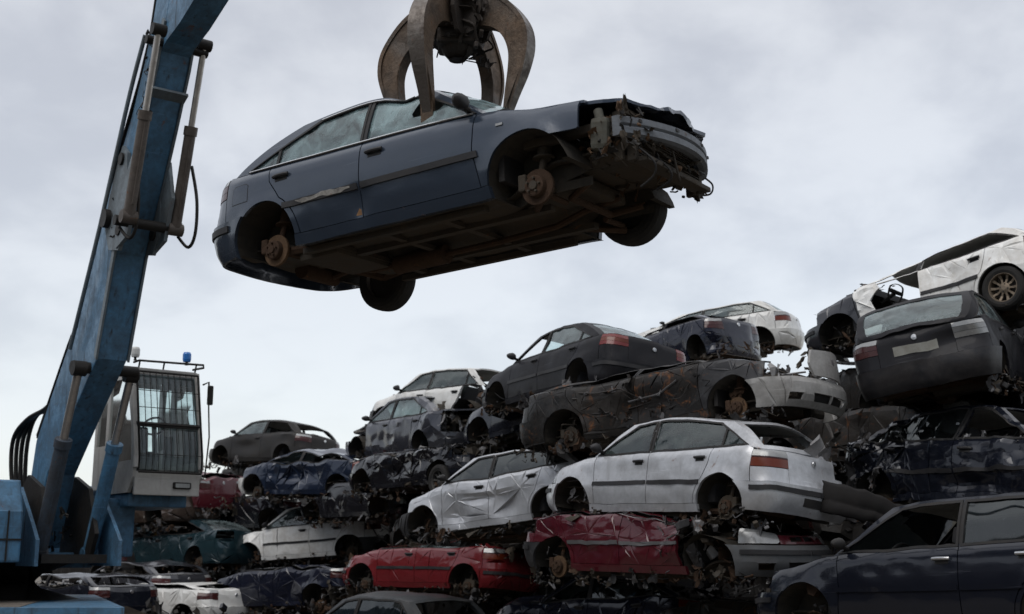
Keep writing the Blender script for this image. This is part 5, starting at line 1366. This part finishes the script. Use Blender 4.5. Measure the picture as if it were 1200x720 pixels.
q = MB(); q.tube([(fx(Z1) - .2, Y0 + .1, Z1 + .1), (fx(Z1) + .02, Y0 + .1, Z1 + .1), (fx(Z1) + .02, Y1 + .06, Z1 + .12), (fx(Z1) - .12, Y1 + .12, Z1 + .1), (fx(Z1) - .3, Y1 + .02, Z1 + .08)], .018, 0, 6)
for y in (Y0 + .12, 1.3, Y1 - .05): q.tube([(fx(Z1) - .05, y, Z1 - .02), (fx(Z1) + .0, y, Z1 + .11)], .014, 0, 6)
q.build('roof_rail', [GREASE], cab)
for y, m_, x in ((Y0 + .05, LAMPW, fx(Z1) - .02), (Y1 - .20, LAMPB, fx(Z1) - .02)):
    q = MB(); q.tube([(x, y, Z1 + .10), (x, y, Z1 + .16)], .03, 1, 10); q.lathe([(.0, -.04), (.055, -.04), (.065, .0), (.065, .08), (.05, .11), (.0, .115)], (x, y, Z1 + .19), (0, 0, 1), 0, 16); q.build('work_lamp' if m_ is LAMPW else 'beacon', [m_, GREASE], cab)
q = MB(); q.tube([(fx(4.5) + .02, Y1 + .03, 4.62), (fx(4.5) + .1, Y1 + .09, 4.66), (fx(4.3) + .1, Y1 + .09, 4.3)], .014, 0, 6); q.box((fx(4.3) + .1, Y1 + .10, 4.45), (.05, .09, .3), 0, None, .02); q.tube([(fx(4.4) + .1, Y1 + .09, 4.35), (fx(3.9) + .08, Y1 + .08, 3.8), (X0, Y1 + .06, 3.2)], .012, 0, 6); q.build('wing_mirror', [GREASE], cab)
q = MB(); q.box((X0 + .05, 1.55, 3.06), (.05, .28, .10), 0, None, .02); q.box((X0 + .078, 1.55, 3.06), (.01, .22, .06), 1); q.build('cab_light', [GREASE, CLEARLENS], cab)
q = MB(); q.box((.75, 1.3, Z0 - .10), (1.5, .9, .2), 0, None, .03); q.box((.3, 1.1, 2.6), (.3, .3, .6), 0); q.build('cab_mount', [MBLUE], cab)

# ------------------------------------------------------------------ grab
GR = surf('grab_steel', (.13, .088, .058), .42, .5, .7, (.035, .026, .020), .35, .45, 3, 0, .3, (.085, .07, .058), .5)
GRW = surf('grab_worn_edge', (.14, .125, .112), .34, .8, .7, (.05, .036, .028), .3, .25, 3)
GRD = surf('grab_dark', (.035, .030, .027), .55, .2, .6, (.05, .035, .024), .3, .35, 3)
GP = Vector((-.46, 9.77, 6.42))
grab = thing('scrap_grab', 'rusty steel claw grab gripping the dark blue sedan by its roof', 'grab', Matrix.Translation(GP))
outer = catmull([(.10, .20), (.26, .235), (.48, .12), (.655, -.10), (.70, -.30), (.655, -.52), (.57, -.72), (.46, -.98)], 5)
inner = catmull([(.46, -.98), (.485, -.72), (.515, -.50), (.515, -.35), (.46, -.21), (.35, -.11), (.2, -.08), (.08, -.10)], 5)
oin = []
for i, p in enumerate(outer):
    a = outer[max(i-1, 0)]; b = outer[min(i+1, len(outer)-1)]; l = hypot(b[0]-a[0], b[1]-a[1]) or 1
    k = .045 * (1 - .5*i/len(outer)); oin.append((p[0] + k*(b[1]-a[1])/l, p[1] - k*(b[0]-a[0])/l))
for az, kr, kz in ((-115, 1.02, 1.08), (-28, 1, 1), (62, 1, 1), (152, 1.08, 1)):
    Rz = Matrix.Rotation(radians(az), 4, 'Z') @ Matrix.Diagonal((kr, 1, kz, 1))
    q = MB()
    # tapered outer flange
    n = len(outer); vs = []
    for i in range(n):
        w_ = lerp(.066, .074, min(1, i/n*2)) * (1 if i < n*.6 else lerp(1, .40, (i/n - .6)/.4)); 
        for (x, z) in (outer[i], oin[i]):
            for s in (-1, 1): vs.append(Rz @ Vector((x, s*w_, z)))
    fs = []; ms = []
    for i in range(n-1):
        a, b = 4*i, 4*(i+1)
        fs += [(a, a+1, b+1, b), (a+2, b+2, b+3, a+3), (a, b, b+2, a+2), (a+1, a+3, b+3, b+1)]; ms += [1, 0, 0, 0]
    fs += [(0, 2, 3, 1), (4*n-4, 4*n-3, 4*n-1, 4*n-2)]; ms += [0, 1]
    o = len(q.v); q.v += [tuple(v) for v in vs]; q.f += [tuple(i+o for i in f) for f in fs]; q.m += ms; q.sm += [False]*len(fs)
    web = [(p[0], p[1]) for p in oin] + inner
    for s in (-.045, .045): q.plate(web, .03, Rz @ yoff(s), 0)
    q.plate([(p[0]*.99, p[1]*.995) for p in inner] + [(p[0] + .035, p[1] + .02) for p in inner][::-1], .11, Rz, 0)
    o_ = rounded(q, 'tine', [GR, GRW], .008, grab)
    q = MB()
    for s in (-.075, .075): q.lathe([(.0, -.02), (.07, -.02), (.07, .02), (.0, .02)], Rz @ Vector((.17, s, .02)), Rz.to_3x3() @ Vector((0, 1, 0)), 0, 18)
    q.lathe([(.0, -.11), (.035, -.11), (.035, .11), (.0, .11)], Rz @ Vector((.17, 0, .02)), Rz.to_3x3() @ Vector((0, 1, 0)), 0, 12)
    q.build('pivot_boss', [GRD], o_)
    q = MB()
    for s in (-.11, .11): q.plate([(.02, -.20), (.23, -.14), (.30, .03), (.28, .22), (.24, .5), (.02, .6)], .035, Rz @ yoff(s), 0)
    q.build('lug', [GRD], grab)
    q = MB(); a = Rz @ Vector((.30, 0, .16)); b = Rz @ Vector((.21, 0, .95)); q.tube([a, a.lerp(b, .35)], .03, 1, 12); q.tube([a.lerp(b, .3), b], .055, 0, 14); q.lathe([(.05, -.05), (.05, .05)], a, Rz.to_3x3() @ Vector((0, 1, 0)), 0, 12); q.build('grab_cylinder', [GRD, ROD], grab)
q = MB(); q.tube([(0, 0, -.18), (0, 0, .12)], .21, 0, 20); q.tube([(0, 0, .05), (0, 0, .40)], .27, 0, 20); q.tube([(0, 0, .14), (0, 0, .22)], .31, 0, 20); q.tube([(0, 0, -.32), (0, 0, -.26), (0, 0, -.12)], .07, 0, 16, True, .17); clutter(q, (0, 0, -.02), (.60, .60, .62), 60, random.Random(3), 1, (.05, .16)); q.tube([(0, 0, .28), (0, 0, 1.1)], .17, 0, 20); q.tube([(0, 0, .86), (0, 0, 1.02)], .30, 0, 24)
q.box((0, 0, -.15), (.34, .34, .14), 0, None, .04); q.tube([(0, 0, 1.1), (0, 0, 1.5)], .24, 0, 20); q.box((0, 0, 1.6), (.25, .12, .5), 0, None, .03); q.tube([(-.12, 0, 1.85), (.12, 0, 1.85)], .06, 0, 12); q.box((0, 0, 1.98), (.1, .3, .3), 0, None, .03)
q.build('hub', [GRD], grab)
for k in range(6):
    t = k*1.05 + .4; q = MB(); q.tube(catmull([(.16*cos(t), .16*sin(t), .9), (.26*cos(t), .26*sin(t), .62), (.22*cos(t+.4), .22*sin(t+.4), .36), (.15*cos(t+.5), .15*sin(t+.5), .2)], 5), .017, 0, 6); q.build('hose', [GREASE], grab)
